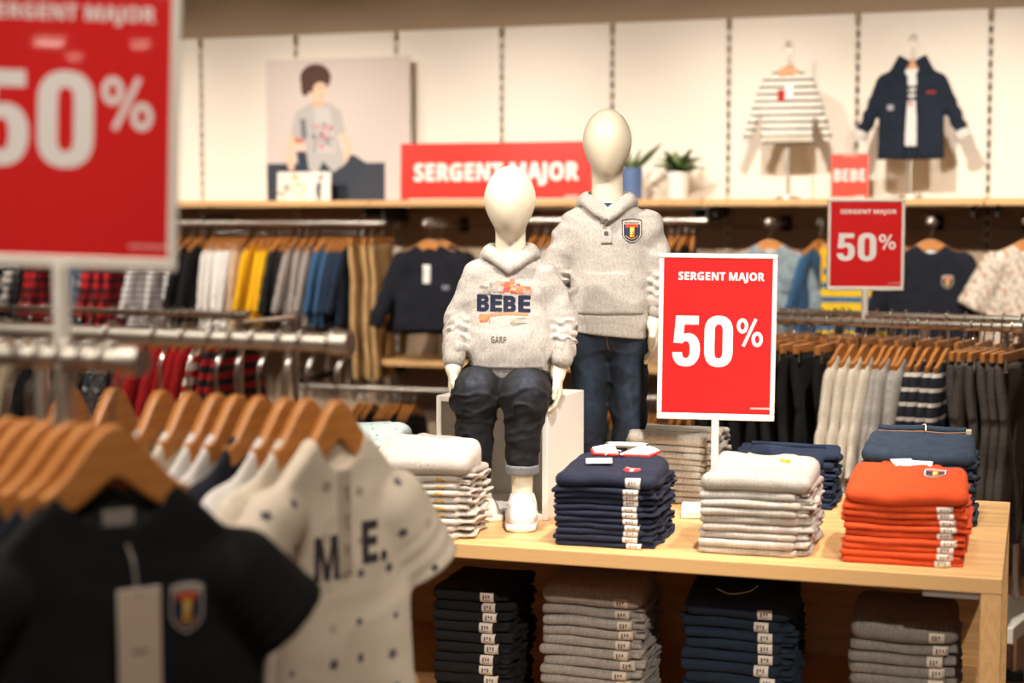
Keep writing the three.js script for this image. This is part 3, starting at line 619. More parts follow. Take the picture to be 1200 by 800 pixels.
const clothCat = { top: 'jumper', shirt: 'shirt', dress: 'dress', long: 'trousers', pants: 'trousers' };
function hangPiece(kind, variant, mat, desc, pos, turn, group, hk = 'wall', hgroup) {
  const bottoms = kind === 'long' || kind === 'pants';
  hanger(bottoms ? 'clip' : hk, (bottoms ? 'hanger with the ' : 'hanger with the ') + desc, pos, turn, hgroup || 'hangers with the ' + group);
  const m = new THREE.Mesh(SHAPE[kind][variant % SHAPE[kind].length], mat); m.name = numbered(clothName[kind]); scene.add(m);
  m.position.set(...pos); m.rotation.y = turn;
  return tag(m, desc, clothCat[kind], group);
}
// runs: [kind, material, colour word, first px, last px, count] along a rail, px = column of the frame at garment height
function fillRail(runs, railY, railZ, where, group, seed) {
  const r = rng(seed);
  for (const [kind, mat, word, pa, pb, n] of runs) for (let i = 0; i < n; i++) {
    const px = n === 1 ? (pa + pb) / 2 : lerp(pa, pb, i / (n - 1)), x = onZ(px, 300, railZ)[0];
    const noun = clothCat[kind], desc = n === 1 ? `${word} ${noun} ${where}` : `${ORD[i]} of ${['', '', 'two', 'three', 'four', 'five', 'six', 'seven', 'eight', 'nine', 'ten'][n]} ${word} ${noun === 'trousers' ? 'trousers' : noun === 'dress' ? 'dresses' : noun + 's'} ${where}`;
    hangPiece(kind, Math.floor(r() * 9), mat, desc, [x, railY, railZ], Math.PI / 2 + (r() - 0.5) * 0.3, group);
  }
}
// the long row under the ledge
fillRail([
  ['shirt', CLOTH.stripeBold, 'bold navy striped', -10, 4, 2], ['top', CLOTH.check, 'black checked', 28, 36, 2], ['top', CLOTH.black, 'plain black', 46, 46, 1], ['shirt', CLOTH.plaidRed, 'buffalo plaid', 57, 66, 2],
  ['shirt', CLOTH.plaidBlue, 'blue plaid', 92, 100, 2], ['shirt', CLOTH.plaidNavy, 'navy plaid', 108, 114, 2], ['shirt', CLOTH.plaidRed, 'red lumberjack', 121, 145, 4],
  ['shirt', CLOTH.stripeFine, 'fine striped', 176, 212, 3], ['top', CLOTH.black, 'black crewneck', 226, 238, 2], ['dress', CLOTH.white, 'plain white', 252, 282, 5], ['dress', CLOTH.beige, 'skin beige', 289, 289, 1],
  ['top', CLOTH.yellow, 'bright yellow', 304, 320, 3], ['top', CLOTH.black, 'black knit', 328, 340, 3], ['top', CLOTH.grey, 'pale grey', 350, 370, 3], ['top', CLOTH.blue, 'mid blue', 380, 394, 3], ['top', CLOTH.darkBlue, 'dark blue', 402, 414, 3],
], 1.474, -7.2, 'on the rail under the ledge', 'clothes on the long wall rail', 17);
fillRail([['long', CLOTH.khaki, 'khaki', 424, 448, 3]], 1.474, -7.2, 'at the end of the wall rail', 'khaki trousers on the wall rail', 19);
fillRail([['top', CLOTH.greyWarm, 'pale', 628, 640, 2], ['top', CLOTH.white, 'white', 650, 650, 1], ['top', CLOTH.black, 'dark', 786, 812, 4]], 1.488, -7.2, 'on the short wall rail', 'clothes on the short wall rail', 23);
fillRail([['top', CLOTH.navy, 'navy', 420, 436, 3], ['top', CLOTH.black, 'black', 452, 484, 5], ['dress', CLOTH.beige, 'pinkish beige', 640, 708, 4], ['top', CLOTH.olive, 'olive', 716, 724, 2], ['dress', CLOTH.cream, 'cream', 756, 772, 3], ['top', CLOTH.black, 'charcoal', 790, 812, 3]], 0.69, -7.1, 'on the low rail under the shelf', 'clothes on the low wall rail', 29);

// ------------------------------------------------------------------ crest patch and tags
const crestTex = (ring, field) => canvasTex(256, 300, (c, W, H) => {
  const shield = (k, col) => { c.fillStyle = col; c.beginPath(); const x0 = W * k, x1 = W * (1 - k), y0 = H * k, y1 = H * (1 - k * 0.9); c.moveTo(x0, y0 + 16); c.quadraticCurveTo(W / 2, y0 - 14, x1, y0 + 16); c.lineTo(x1, H * 0.58); c.quadraticCurveTo(x1, H * 0.84, W / 2, y1); c.quadraticCurveTo(x0, H * 0.84, x0, H * 0.58); c.closePath(); c.fill(); };
  c.clearRect(0, 0, W, H); shield(0.01, '#1b1f30'); shield(0.05, ring); shield(0.10, field);
  c.fillStyle = ring; c.fillRect(W * 0.1, H * 0.1, W * 0.8, H * 0.13); c.fillStyle = '#1b1f30'; for (let i = 0; i < 9; i++) c.fillRect(W * (0.16 + i * 0.077), H * 0.145, W * 0.05, H * 0.055);
  c.fillStyle = '#d8431f'; c.beginPath(); c.moveTo(W * 0.2, H * 0.26); c.quadraticCurveTo(W * 0.5, H * 0.16, W * 0.82, H * 0.26); c.lineTo(W * 0.8, H * 0.36); c.quadraticCurveTo(W * 0.5, H * 0.3, W * 0.2, H * 0.38); c.closePath(); c.fill();
  c.fillStyle = '#e8b21c'; c.fillRect(W * 0.4, H * 0.34, W * 0.22, H * 0.4); c.fillStyle = '#f0dc9a'; c.fillRect(W * 0.44, H * 0.4, W * 0.1, H * 0.2); c.fillStyle = '#b97812'; c.fillRect(W * 0.52, H * 0.52, W * 0.1, H * 0.2);
  c.strokeStyle = '#c8923a'; c.lineWidth = 9; c.beginPath(); c.moveTo(W * 0.2, H * 0.68); c.quadraticCurveTo(W * 0.5, H * 0.95, W * 0.8, H * 0.68); c.stroke();
});
const decal = (tex) => phys({ map: tex, transparent: true, alphaTest: 0.4, roughness: 0.85, side: THREE.DoubleSide });
const crestGold = decal(crestTex('#c9bfb2', '#22304a')), crestWhite = decal(crestTex('#ece6e2', '#2a2c48')), crestRed = decal(canvasTex(256, 170, (c, W, H) => {
  c.clearRect(0, 0, W, H); c.fillStyle = '#c9262c'; c.beginPath(); c.ellipse(W / 2, H * 0.52, W * 0.46, H * 0.44, 0, 0, 7); c.fill(); c.fillStyle = '#e9b4a0'; c.fillRect(W * 0.12, H * 0.14, W * 0.76, H * 0.16); c.fillStyle = '#f2e6da'; c.fillRect(W * 0.4, H * 0.4, W * 0.2, H * 0.4); c.fillStyle = '#1f2a4a'; c.fillRect(W * 0.12, H * 0.62, W * 0.26, H * 0.16);
}));
const crestYellow = decal(canvasTex(256, 128, (c, W, H) => { c.clearRect(0, 0, W, H); c.fillStyle = '#e0a21e'; c.beginPath(); c.ellipse(W * 0.35, H * 0.4, W * 0.32, H * 0.24, 0.2, 0, 7); c.fill(); c.beginPath(); c.ellipse(W * 0.72, H * 0.66, W * 0.22, H * 0.2, 0.2, 0, 7); c.fill(); c.fillStyle = '#7a4a1c'; c.fillRect(W * 0.62, H * 0.56, W * 0.16, H * 0.12); c.fillRect(W * 0.12, H * 0.3, W * 0.12, H * 0.1); }));
const stickerTex = (seed, bg = '#d9cdc2') => canvasTex(96, 64, (c, W, H) => { c.fillStyle = bg; c.fillRect(0, 0, W, H); const r = rng(seed); c.fillStyle = 'rgba(70,60,56,0.75)'; for (let i = 0; i < 3; i++) c.fillRect(W * (0.2 + i * 0.2), H * 0.22, W * 0.12, H * (0.25 + r() * 0.3)); c.fillStyle = 'rgba(110,96,88,0.6)'; c.fillRect(W * 0.18, H * 0.74, W * (0.4 + r() * 0.25), H * 0.09); });
const stickers = [1, 2, 3].map((s) => std({ map: stickerTex(s, '#e2d7cc'), roughness: 0.6, side: THREE.DoubleSide }));
const clearStickers = [4, 5].map((s) => std({ map: stickerTex(s, '#d6c8b8'), roughness: 0.6, side: THREE.DoubleSide }));

// ------------------------------------------------------------------ front-facing clothes on face-out arms and stands
function faceOutArm(x, y, label, z1 = -6.98) {
  const t = thing('face_out_arm', label, 'arm', [x, y, ZB + 0.06], 0, 'chrome face-out arms on the wall');
  const L = z1 - ZB - 0.06;
  part('arm', rod([0, 0, 0], [0, 0, L], 0.009), M.chrome, t); part('ball_end', ball(0.017, 0, 0.004, L + 0.008), M.chrome, t); part('plate', bx(0.05, 0.07, 0.008, 0, 0, 0.002, 0.002), M.dark, t);
}
function frontPiece(name, label, cat, o, mat, pos, turn, group, hk = 'wall') {
  const g = hungTop(o), t = thing(name, label, cat, pos, turn, group);
  part('cloth', g, mat, t);
  hanger(hk, 'wooden hanger with the ' + label.split(' ').slice(0, 9).join(' '), pos, turn, 'hangers with clothes facing the shop');
  return t;
}
const patch = (t, o, x0, x1, y0, y1, mat, name, label, lift = 0.0012, n = 10) => part(name, onSurface(o.fn, () => [x0, x1], y0, y1, 0.12, 0.2, lift, 'z', n, n), mat, t, label);
{
  // navy jacket
  faceOutArm(-2.684, 1.468, 'chrome arm carrying the navy jacket beside the khaki trousers');
  let o = { seed: 21, w: 0.31, len: 0.40, sh: 0.28, slLen: 0.33, ang: 0.40, th: 0.03, fold: 0.007, cell: 0.009, slR: 0.052 };
  let t = frontPiece('navy_jacket', 'navy jacket with white tag facing the shop beside the khaki trousers', 'jacket', o, CLOTH.navy, [-2.684, 1.468, -7.02], 0.12, 'clothes facing the shop');
  patch(t, o, -0.022, 0.012, -0.27, -0.185, M.paper, 'price_tag', 'white price tag', 0.006, 6); patch(t, o, 0.07, 0.1, -0.30, -0.28, fabric([150, 150, 170]), 'chest_badge', 'small pale badge', 0.002, 4);
  o = { seed: 22, w: 0.36, len: 0.42, sh: 0.28, slLen: 0.35, ang: 0.34, th: 0.025, cell: 0.012, slR: 0.05 };
  frontPiece('navy_jacket', 'second navy jacket hanging behind the tagged navy jacket', 'jacket', o, CLOTH.black, [-2.67, 1.468, -7.12], 0.16, 'clothes facing the shop');
  // light denim jacket
  faceOutArm(-1.111, 1.475, 'chrome arm carrying the pale denim hooded jacket');
  o = { seed: 23, w: 0.30, len: 0.44, sh: 0.27, slLen: 0.31, ang: 0.41, th: 0.03, fold: 0.006, cell: 0.009, slR: 0.05, hood: 1, open: 0.012 };
  t = frontPiece('denim_jacket', 'pale washed denim hooded jacket facing the shop under the ledge', 'jacket', o, CLOTH.lightDenim, [-1.111, 1.475, -7.02], 0.1, 'clothes facing the shop');
  patch(t, o, 0.055, 0.115, -0.30, -0.235, fabric([142, 160, 172], 'denim'), 'chest_pocket', 'denim chest pocket', 0.004);
  const lin = fabric([222, 214, 204]); part('lining', bx(0.085, 0.03, 0.01, 0, -0.115, 0.0, 0.004), lin, t, 'pale lining');
  // blue jeans jacket edge-on
  hangPiece('top', 1, CLOTH.blue, 'blue denim top beside the pale denim jacket', [-0.905, 1.475, -7.1], Math.PI / 2 - 0.5, 'clothes facing the shop');
  // striped yellow
  faceOutArm(-0.76, 1.475, 'chrome arm carrying the yellow striped jumper behind the small sign', -7.04);
  o = { seed: 24, w: 0.28, len: 0.39, sh: 0.23, slLen: 0.3, ang: 0.16, th: 0.024, cell: 0.010 };
  frontPiece('striped_jumper', 'yellow and blue striped jumper behind the small red sign', 'jumper', o, CLOTH.stripeYellow, [-0.735, 1.475, -7.06], 0.1, 'clothes facing the shop');
  hangPiece('top', 0, CLOTH.yellow, 'plain yellow top beside the striped jumper', [-0.83, 1.475, -7.12], 0.25, 'clothes facing the shop');
  hangPiece('shirt', 1, CLOTH.navy, 'navy shirt between striped jumper and crested sweatshirt', [-0.61, 1.475, -7.14], 0.5, 'clothes facing the shop');
  // navy sweatshirt with crest
  faceOutArm(-0.435, 1.478, 'chrome arm carrying the navy sweatshirt with crest');
  o = { seed: 25, w: 0.33, len: 0.42, sh: 0.29, slLen: 0.35, ang: 0.43, th: 0.032, fold: 0.006, cell: 0.009, slR: 0.054 };
  t = frontPiece('navy_sweatshirt', 'navy sweatshirt with small crest and white neck label facing the shop', 'sweatshirt', o, CLOTH.navy, [-0.435, 1.478, -7.02], 0.12, 'clothes facing the shop');
  patch(t, o, 0.045, 0.095, -0.275, -0.215, crestGold, 'chest_crest', 'embroidered crest'); patch(t, o, 0.06, 0.11, -0.42, -0.395, fabric([120, 122, 134]), 'hem_label', 'grey hem label');
  part('neck_label', bx(0.075, 0.028, 0.004, 0, -0.118, -0.004, 0.002), M.paper, t, 'white neck label');
  // floral shirt
  faceOutArm(-0.05, 1.48, 'chrome arm carrying the pale floral shirt');
  o = { seed: 26, w: 0.34, len: 0.46, sh: 0.28, slLen: 0.2, ang: 0.5, sleeve: 'short', th: 0.028, fold: 0.008, cell: 0.009, slR: 0.056 };
  frontPiece('floral_shirt', 'pale floral shirt facing the shop beside the crested sweatshirt', 'shirt', o, CLOTH.floral, [-0.05, 1.48, -7.02], 0.1, 'clothes facing the shop');

  // on stands above the ledge
  const stand = (x, label, h) => {
    const s = thing('display_stand', label, 'stand', [x, LEDGE, -7.24], 0, 'clothes stands on the ledge');
    part('base', cyl(0.05, 0.055, 0.012, 0, 0.006, 0), M.brushed, s); part('pole', rod([0, 0.01, 0], [0, h - 0.02, 0], 0.007), M.brushed, s);
    part('top_hook', tube([[0, h - 0.03, 0], [0, h + 0.0, 0.0], [0.0, h + 0.004, 0.02]], 0.005, 12, 8), M.chrome, s); part('finial', ball(0.014, 0, h + 0.016, 0.0), M.chrome, s);
  };
  stand(-1.069, 'metal stand holding up the striped shirt on the ledge', 0.662); stand(-0.538, 'metal stand holding up the denim jacket on the ledge', 0.672);
  o = { seed: 27, w: 0.222, len: 0.315, sh: 0.215, neck: 0.115, flare: 0.003, slLen: 0.25, ang: 0.38, th: 0.022, fold: 0.004, cell: 0.006, slR: 0.030, drop: 0.034 };
  t = frontPiece('striped_shirt', 'cream shirt with thin dark stripes on a stand above the ledge', 'shirt', o, CLOTH.stripeShirt, [-1.069, 2.235, -7.215], 0.06, 'shirts on stands above the ledge', 'small');
  patch(t, o, -0.043, -0.012, -0.225, -0.175, fabric([188, 44, 48]), 'red_print', 'red printed squares'); patch(t, o, -0.008, 0.024, -0.215, -0.158, M.paper, 'price_tag', 'white price tag', 0.004, 5);
  patch(t, o, -0.1, 0.1, -0.405, -0.378, fabric([226, 214, 194]), 'hem_band', 'plain cream hem', 0.001, 12);
  o = { seed: 28, w: 0.27, len: 0.40, sh: 0.25, neck: 0.12, flare: 0.004, slLen: 0.25, ang: 0.43, th: 0.03, fold: 0.005, cell: 0.006, slR: 0.039, open: 0.026, drop: 0.04 };
  t = frontPiece('dark_denim_jacket', 'dark denim jacket with rolled white cuffs over a white tee', 'jacket', o, CLOTH.inkDenim, [-0.538, 2.245, -7.215], 0.06, 'shirts on stands above the ledge', 'small');
  const inner = part('inner_tee', bx(0.062, 0.33, 0.02, 0, -0.275, 0.012, 0.008), CLOTH.white, t, 'white tee under the jacket');
  const letters = decal(canvasTex(128, 256, (c, W, H) => { c.clearRect(0, 0, W, H); c.fillStyle = '#23232a'; const r = rng(3); for (let j = 0; j < 3; j++) for (let i = 0; i < 2; i++) c.fillRect(W * (0.12 + i * 0.42), H * (0.05 + j * 0.2), W * 0.34, H * (0.1 + r() * 0.06)); c.fillStyle = '#c23a44'; c.fillRect(W * 0.2, H * 0.66, W * 0.45, H * 0.08); }));
  part('tee_print', new THREE.PlaneGeometry(0.05, 0.12).translate(0, -0.235, 0.0235), letters, inner);
  for (const s of [-1, 1]) { const a = 0.43, sx = s * (0.125 - 0.012), sy = -0.094 - 0.04 - 0.035, ex = sx + s * Math.sin(a) * 0.24, ey = sy - Math.cos(a) * 0.24; const c = new THREE.CylinderGeometry(0.034, 0.036, 0.036, 22, 1, false); c.scale(1, 1, 0.78); c.rotateZ(s * a); c.translate(ex, ey, 0.0); part('rolled_cuff', c, fabric([224, 218, 210]), t, 'rolled white cuff'); }
  for (const s of [-1, 1]) { const g = new RoundedBoxGeometry(0.055, 0.085, 0.02, 2, 0.007); g.rotateZ(s * 0.5); g.translate(s * 0.052, -0.1, 0.02); part('collar', g, CLOTH.inkDenim, t); }
  patch(t, o, 0.06, 0.1, -0.215, -0.205, fabric([170, 50, 44]), 'chest_label', 'red chest label'); patch(t, o, -0.1, -0.075, -0.285, -0.262, fabric([170, 168, 176]), 'badge', 'pale badge');
}

// ------------------------------------------------------------------ chrome racks
function rack(label, o) {
  const t = thing('garment_rack', label, 'rack', o.pos, o.turn || 0);
  for (const [z, y, xa, xb] of o.rails) {
    const b = part('rail', rod([xa, y, z], [xb, y, z], o.r, 20), o.mat || M.chrome, t);
    for (const x of [xa, xb]) part('end_cap', cyl(o.r * 1.35, o.r * 1.35, 0.03, 0, 0, 0, 24).rotateZ(Math.PI / 2).translate(x, y, z), o.mat || M.chrome, b);
  }
  for (const [x, z, y] of o.posts) part('upright', rod([x, 0.03, z], [x, y - o.r, z], o.r * 0.95, 20), o.mat || M.chrome, t);
  for (const [a, b] of o.bars || []) part('cross_bar', rod(a, b, o.r * 0.8, 16), o.mat || M.chrome, t);
  for (const [x, z] of o.feet || []) part('foot', cyl(0.03, 0.034, 0.03, x, 0.015, z, 20), M.rubber, t);
  if (o.base) part('base_shelf', bx(...o.base, 0.004), M.white, t, 'white base shelf');
  return t;
}
// right-hand rack: sweaters and trousers
const RR = { pos: [-0.42, 0, -5.15], turn: -13 * D2R };
rack('chrome rack with cream sweaters and grey trousers behind the table', { ...RR, r: 0.0145, rails: [[0, 1.172, -0.75, 0.375], [-0.36, 1.172, -0.75, 0.375]], posts: [[0.33, -0.02, 1.172], [0.30, -0.36, 1.172], [-0.68, 0, 1.172], [-0.68, -0.36, 1.172], [-0.02, -0.36, 1.172]], bars: [[[0.33, 1.14, -0.02], [0.30, 1.14, -0.36]], [[-0.68, 1.14, 0], [-0.68, 1.14, -0.36]]], feet: [[0.33, -0.02], [0.30, -0.36], [-0.68, 0], [-0.68, -0.36], [-0.02, -0.36]], base: [1.12, 0.05, 0.44, -0.17, 0.245, -0.18] });
const rackPt = (R, x, y, z) => { const c = Math.cos(R.turn), s = Math.sin(R.turn); return [R.pos[0] + x * c + z * s, y, R.pos[2] - x * s + z * c]; };
function onRack(R, y, z, list, where, group, seed, hk) {
  const r = rng(seed);
  for (const [kind, mat, word, xa, xb, n, turn = 90] of list) for (let i = 0; i < n; i++) {
    const x = n === 1 ? (xa + xb) / 2 : lerp(xa, xb, i / (n - 1)), noun = clothCat[kind];
    const desc = n === 1 ? `${word} ${noun} ${where}` : `${ORD[i]} of ${['', '', 'two', 'three', 'four', 'five', 'six', 'seven', 'eight', 'nine', 'ten', 'eleven', 'twelve'][n]} ${word} ${noun === 'trousers' ? noun : noun === 'dress' ? 'dresses' : noun + 's'} ${where}`;
    hangPiece(kind, Math.floor(r() * 9), mat, desc, rackPt(R, x, y, z), R.turn + turn * D2R + (r() - 0.5) * 0.14, group, hk);
  }
}
onRack(RR, 1.172, 0, [['shirt', CLOTH.cream, 'cream', -0.17, -0.06, 4], ['shirt', CLOTH.greyWarm, 'grey', -0.03, 0.045, 4], ['shirt', CLOTH.stripeNavy, 'striped navy', 0.075, 0.165, 4], ['pants', CLOTH.pantGrey, 'charcoal grey', 0.21, 0.36, 6]], 'on the chrome rack behind the table', 'clothes on the front rail behind the table', 41);
onRack(RR, 1.172, -0.36, [['pants', CLOTH.navy, 'dark navy', -0.52, -0.08, 10], ['pants', CLOTH.darkBlue, 'blue denim', -0.30, -0.30, 1], ['pants', CLOTH.black, 'black', 0.0, 0.3, 6]], 'on the rear rail of that rack', 'clothes on the rear rail behind the table', 43);
onRack(RR, 1.172, 0, [['pants', CLOTH.black, 'jet black', -0.62, -0.22, 8]], 'beside the cream sweaters', 'dark trousers on the front rail behind the table', 45);

// mid rack on the other side: reds
const RM = { pos: [-3.4, 0, -5.6], turn: -6 * D2R };
rack('far chrome rack with red tops behind the nearer hangers', { ...RM, r: 0.0125, rails: [[0, 1.13, -1.3, 0.53]], posts: [[0.51, 0, 1.13], [0.51, -0.4, 1.13], [-1.2, 0, 1.13], [-1.2, -0.4, 1.13]], bars: [[[0.51, 1.1, 0], [0.51, 1.1, -0.4]]], feet: [[0.51, 0], [0.51, -0.4], [-1.2, 0], [-1.2, -0.4]] });
onRack(RM, 1.13, 0, [['shirt', CLOTH.darkBlue, 'blue denim', -0.78, -0.72, 2], ['top', CLOTH.knitBeige, 'beige knit', -0.55, -0.50, 2], ['top', CLOTH.black, 'black', -0.42, -0.2, 5], ['shirt', CLOTH.leaf, 'grey leaf print', -0.08, -0.02, 2], ['shirt', CLOTH.red, 'plain red', 0.05, 0.33, 8], ['shirt', CLOTH.stripeRedWhite, 'red white striped', 0.38, 0.38, 1], ['shirt', CLOTH.stripeRed, 'black red striped', 0.44, 0.49, 2]], 'on the far chrome rack', 'clothes on the far chrome rack', 47);

// ------------------------------------------------------------------ folded clothes
function foldFn({ w, d, t, seed, amp, lvl, messy = 1, stackSeed = 1 }) {
  const k = seed * 3.7;
  return (x, y, z) => {
    const yy = y - lvl * amp * (noise(x * 6 + stackSeed, z * 6, stackSeed * 2.3) * 1.1) - 0.0012 * noise(x * 30, z * 30, k);
    const tt = t * (1 + 0.16 * noise(x * 11 + k, z * 9, k));
    const fz = 0.004 * noise(x * 9, k, 2);
    let e = boxD(x + 0.014, yy - tt / 2, z + 0.004 - fz, w / 2 - 0.014, tt / 2, d / 2 - 0.004, tt * 0.46);
    const s1 = messy * (0.010 * noise(z * 16, k, 1.5) - 0.002), s2 = messy * (0.012 * noise(z * 13 + 9, k, 7.5) - 0.001), r1 = messy * 0.0022 * Math.sin(z * 70 + k * 5);
    e = Math.min(e, boxD(x - s1, yy - tt * 0.27 - r1, z + 0.012, w / 2, tt * 0.25, d / 2 - 0.014, tt * 0.22));
    e = Math.min(e, boxD(x - s2, yy - tt * 0.74 + r1, z + 0.014, w / 2, tt * 0.25, d / 2 - 0.016, tt * 0.22));
    return e;
  };
}
function topFn({ w, d, t, seed, amp, lvl, neck = 0.11, nd = 0.04, taper = 0.40, stackSeed = 1, front = 1 }) {
  const pts = [[-w / 2, d / 2 - 0.02], [-w / 2 + 0.008, d / 2 - 0.005], [-w / 2 + 0.026, d / 2], [w / 2 - 0.03, d / 2 - 0.002], [w / 2 - 0.009, d / 2 - 0.006], [w / 2 + 0.001, d / 2 - 0.022], [w / 2 - 0.003, -d / 2 + 0.055], [w * taper, -d / 2 + 0.008]];
  for (let i = 0; i <= 8; i++) { const a = i / 8 * Math.PI; pts.push([Math.cos(a) * neck / 2, -d / 2 + Math.sin(a) * nd]); }
  pts.push([-w * taper, -d / 2 + 0.008], [-w / 2 + 0.002, -d / 2 + 0.055]);
  const P = polyD(pts), k = seed * 2.1;
  return (x, y, z) => {
    const yy = y - lvl * amp * (noise(x * 6 + stackSeed, z * 6, stackSeed * 2.3) * 1.1);
    const f = sstep(-d / 2, d / 2, z), tt = t * (front * 0.95 + 0.75 * (1 - f) * (1 - 0.35 * sstep(0.15, 0, f))) + 0.007 * noise(x * 10 + k, z * 7, k) + 0.0022 * noise(x * 26, z * 20, k + 4) + 0.0016 * crease(x, z, k, 9, k) + 0.0018 * Math.sin(x * 55 + 6 * noise(x * 5, z * 6, k)) * sstep(0.2, 0.9, f);
    const r = Math.min(0.023, tt * 0.48), qx = P(x, z + 0.006 * noise(x * 11, k, 3)) + r, qy = Math.abs(yy - tt / 2) - tt / 2 + r;
    let e = Math.min(Math.max(qx, qy), 0) + Math.hypot(Math.max(qx, 0), Math.max(qy, 0)) - r;
    e = Math.min(e, boxD(x - 0.008 * noise(z * 14, k, 3), yy - t * 0.22, z + 0.012, w / 2 + 0.002, t * 0.22, d / 2 - 0.03, t * 0.2));
    return e;
  };
}
function skinFold(fn, w, d, t, amp) { return skin(fn, [-w / 2 - 0.035, -amp * 1.3 - 0.008, -d / 2 - 0.025], [w / 2 + 0.035, t * 2.3 + amp * 1.3 + 0.008, d / 2 + 0.025], [0.0075, 0.0026, 0.0058], 'xz', 2.2); }
function stack(o) {
  const { name, word, where, cat, pos, turn = 0, n, w, d, t, mat, amp = 0.006, seed, sticker, tops, messy = 1, topT = t * 2, group } = o;
  const r = rng(seed * 101 + 7); let y = pos[1];
  const made = [];
  for (let i = 0; i < n; i++) {
    const last = i === n - 1, lvl = i / (n - 1), th = last ? topT : t * (0.93 + r() * 0.14);
    const q = { w: w + (r() - 0.5) * 0.012, d: d + (r() - 0.5) * 0.008, t: th, seed: seed * 20 + i, amp, lvl, messy, stackSeed: seed };
    const fn = last && tops ? topFn({ ...q, w: w * 0.985, d: d * 0.985, ...tops }) : foldFn(q);
    const place = last ? `topmost of ${where}` : i === 0 ? `lowest of ${where}` : `${ORD[n - 1 - i]} from the top of ${where}`;
    const g = thing(name, `folded ${word}, ${place}`, cat, [pos[0] + (last ? 0 : (r() - 0.5) * 0.008), y, pos[2] + (last ? 0 : (r() - 0.5) * 0.006)], turn + (r() - 0.5) * 0.03, group);
    part('cloth', skinFold(fn, q.w, q.d, th, amp), Array.isArray(mat) ? mat[i % mat.length] : mat, g);
    if (sticker && (!last || sticker.top)) {
      const sx = sticker.x + (r() - 0.5) * 0.012, c = sticker.mats[i % sticker.mats.length], mid = lvl * amp * noise(sx * 6 + seed, q.d / 2 * 6, seed * 2.3) * 1.1, hh = last ? 0.011 : th * 0.44;
      part('size_sticker', onSurface(fn, () => [sx - 0.016, sx + 0.016], mid + (last ? th * 0.42 : th * 0.5) - hh, mid + (last ? th * 0.42 : th * 0.5) + hh, q.d / 2 + 0.03, 0.05, 0.0008, 'z', 6, 6), c, g, 'pale size sticker');
    }
    g.userData.fnTop = undefined; made.push({ g, fn, th, y }); y += th * 0.985;
    delete g.userData.fnTop;
  }
  return made;
}
const topPatch = (m, x0, x1, z0, z1, mat, name, label, lift = 0.001, n = 10) => part(name, onSurface(m.fn, () => [x0, x1], z1, z0, 0.12, 0.2, lift, 'y', n, n), mat, m.g, label);
const topY = (m, x, z) => { let h = 0.12; for (let k = 0; k < 200 && m.fn(x, h, z) > 0.0004; k++) h -= Math.max(m.fn(x, h, z) * 0.6, 0.0004); return h; };
function crew(m, d, neck, nd, mat, r = 0.006) {   // ribbed neckband along the notch of the top piece
  const pts = []; for (let i = 0; i <= 10; i++) { const a = i / 10 * Math.PI, x = Math.cos(a) * (neck / 2 + 0.004), z = -d / 2 * 0.985 + Math.sin(a) * (nd + 0.004); pts.push([x, topY(m, x * 1.08, z + 0.008) - 0.001, z]); }
  part('neckband', tube(pts, r, 30, 8), mat, m.g);
}
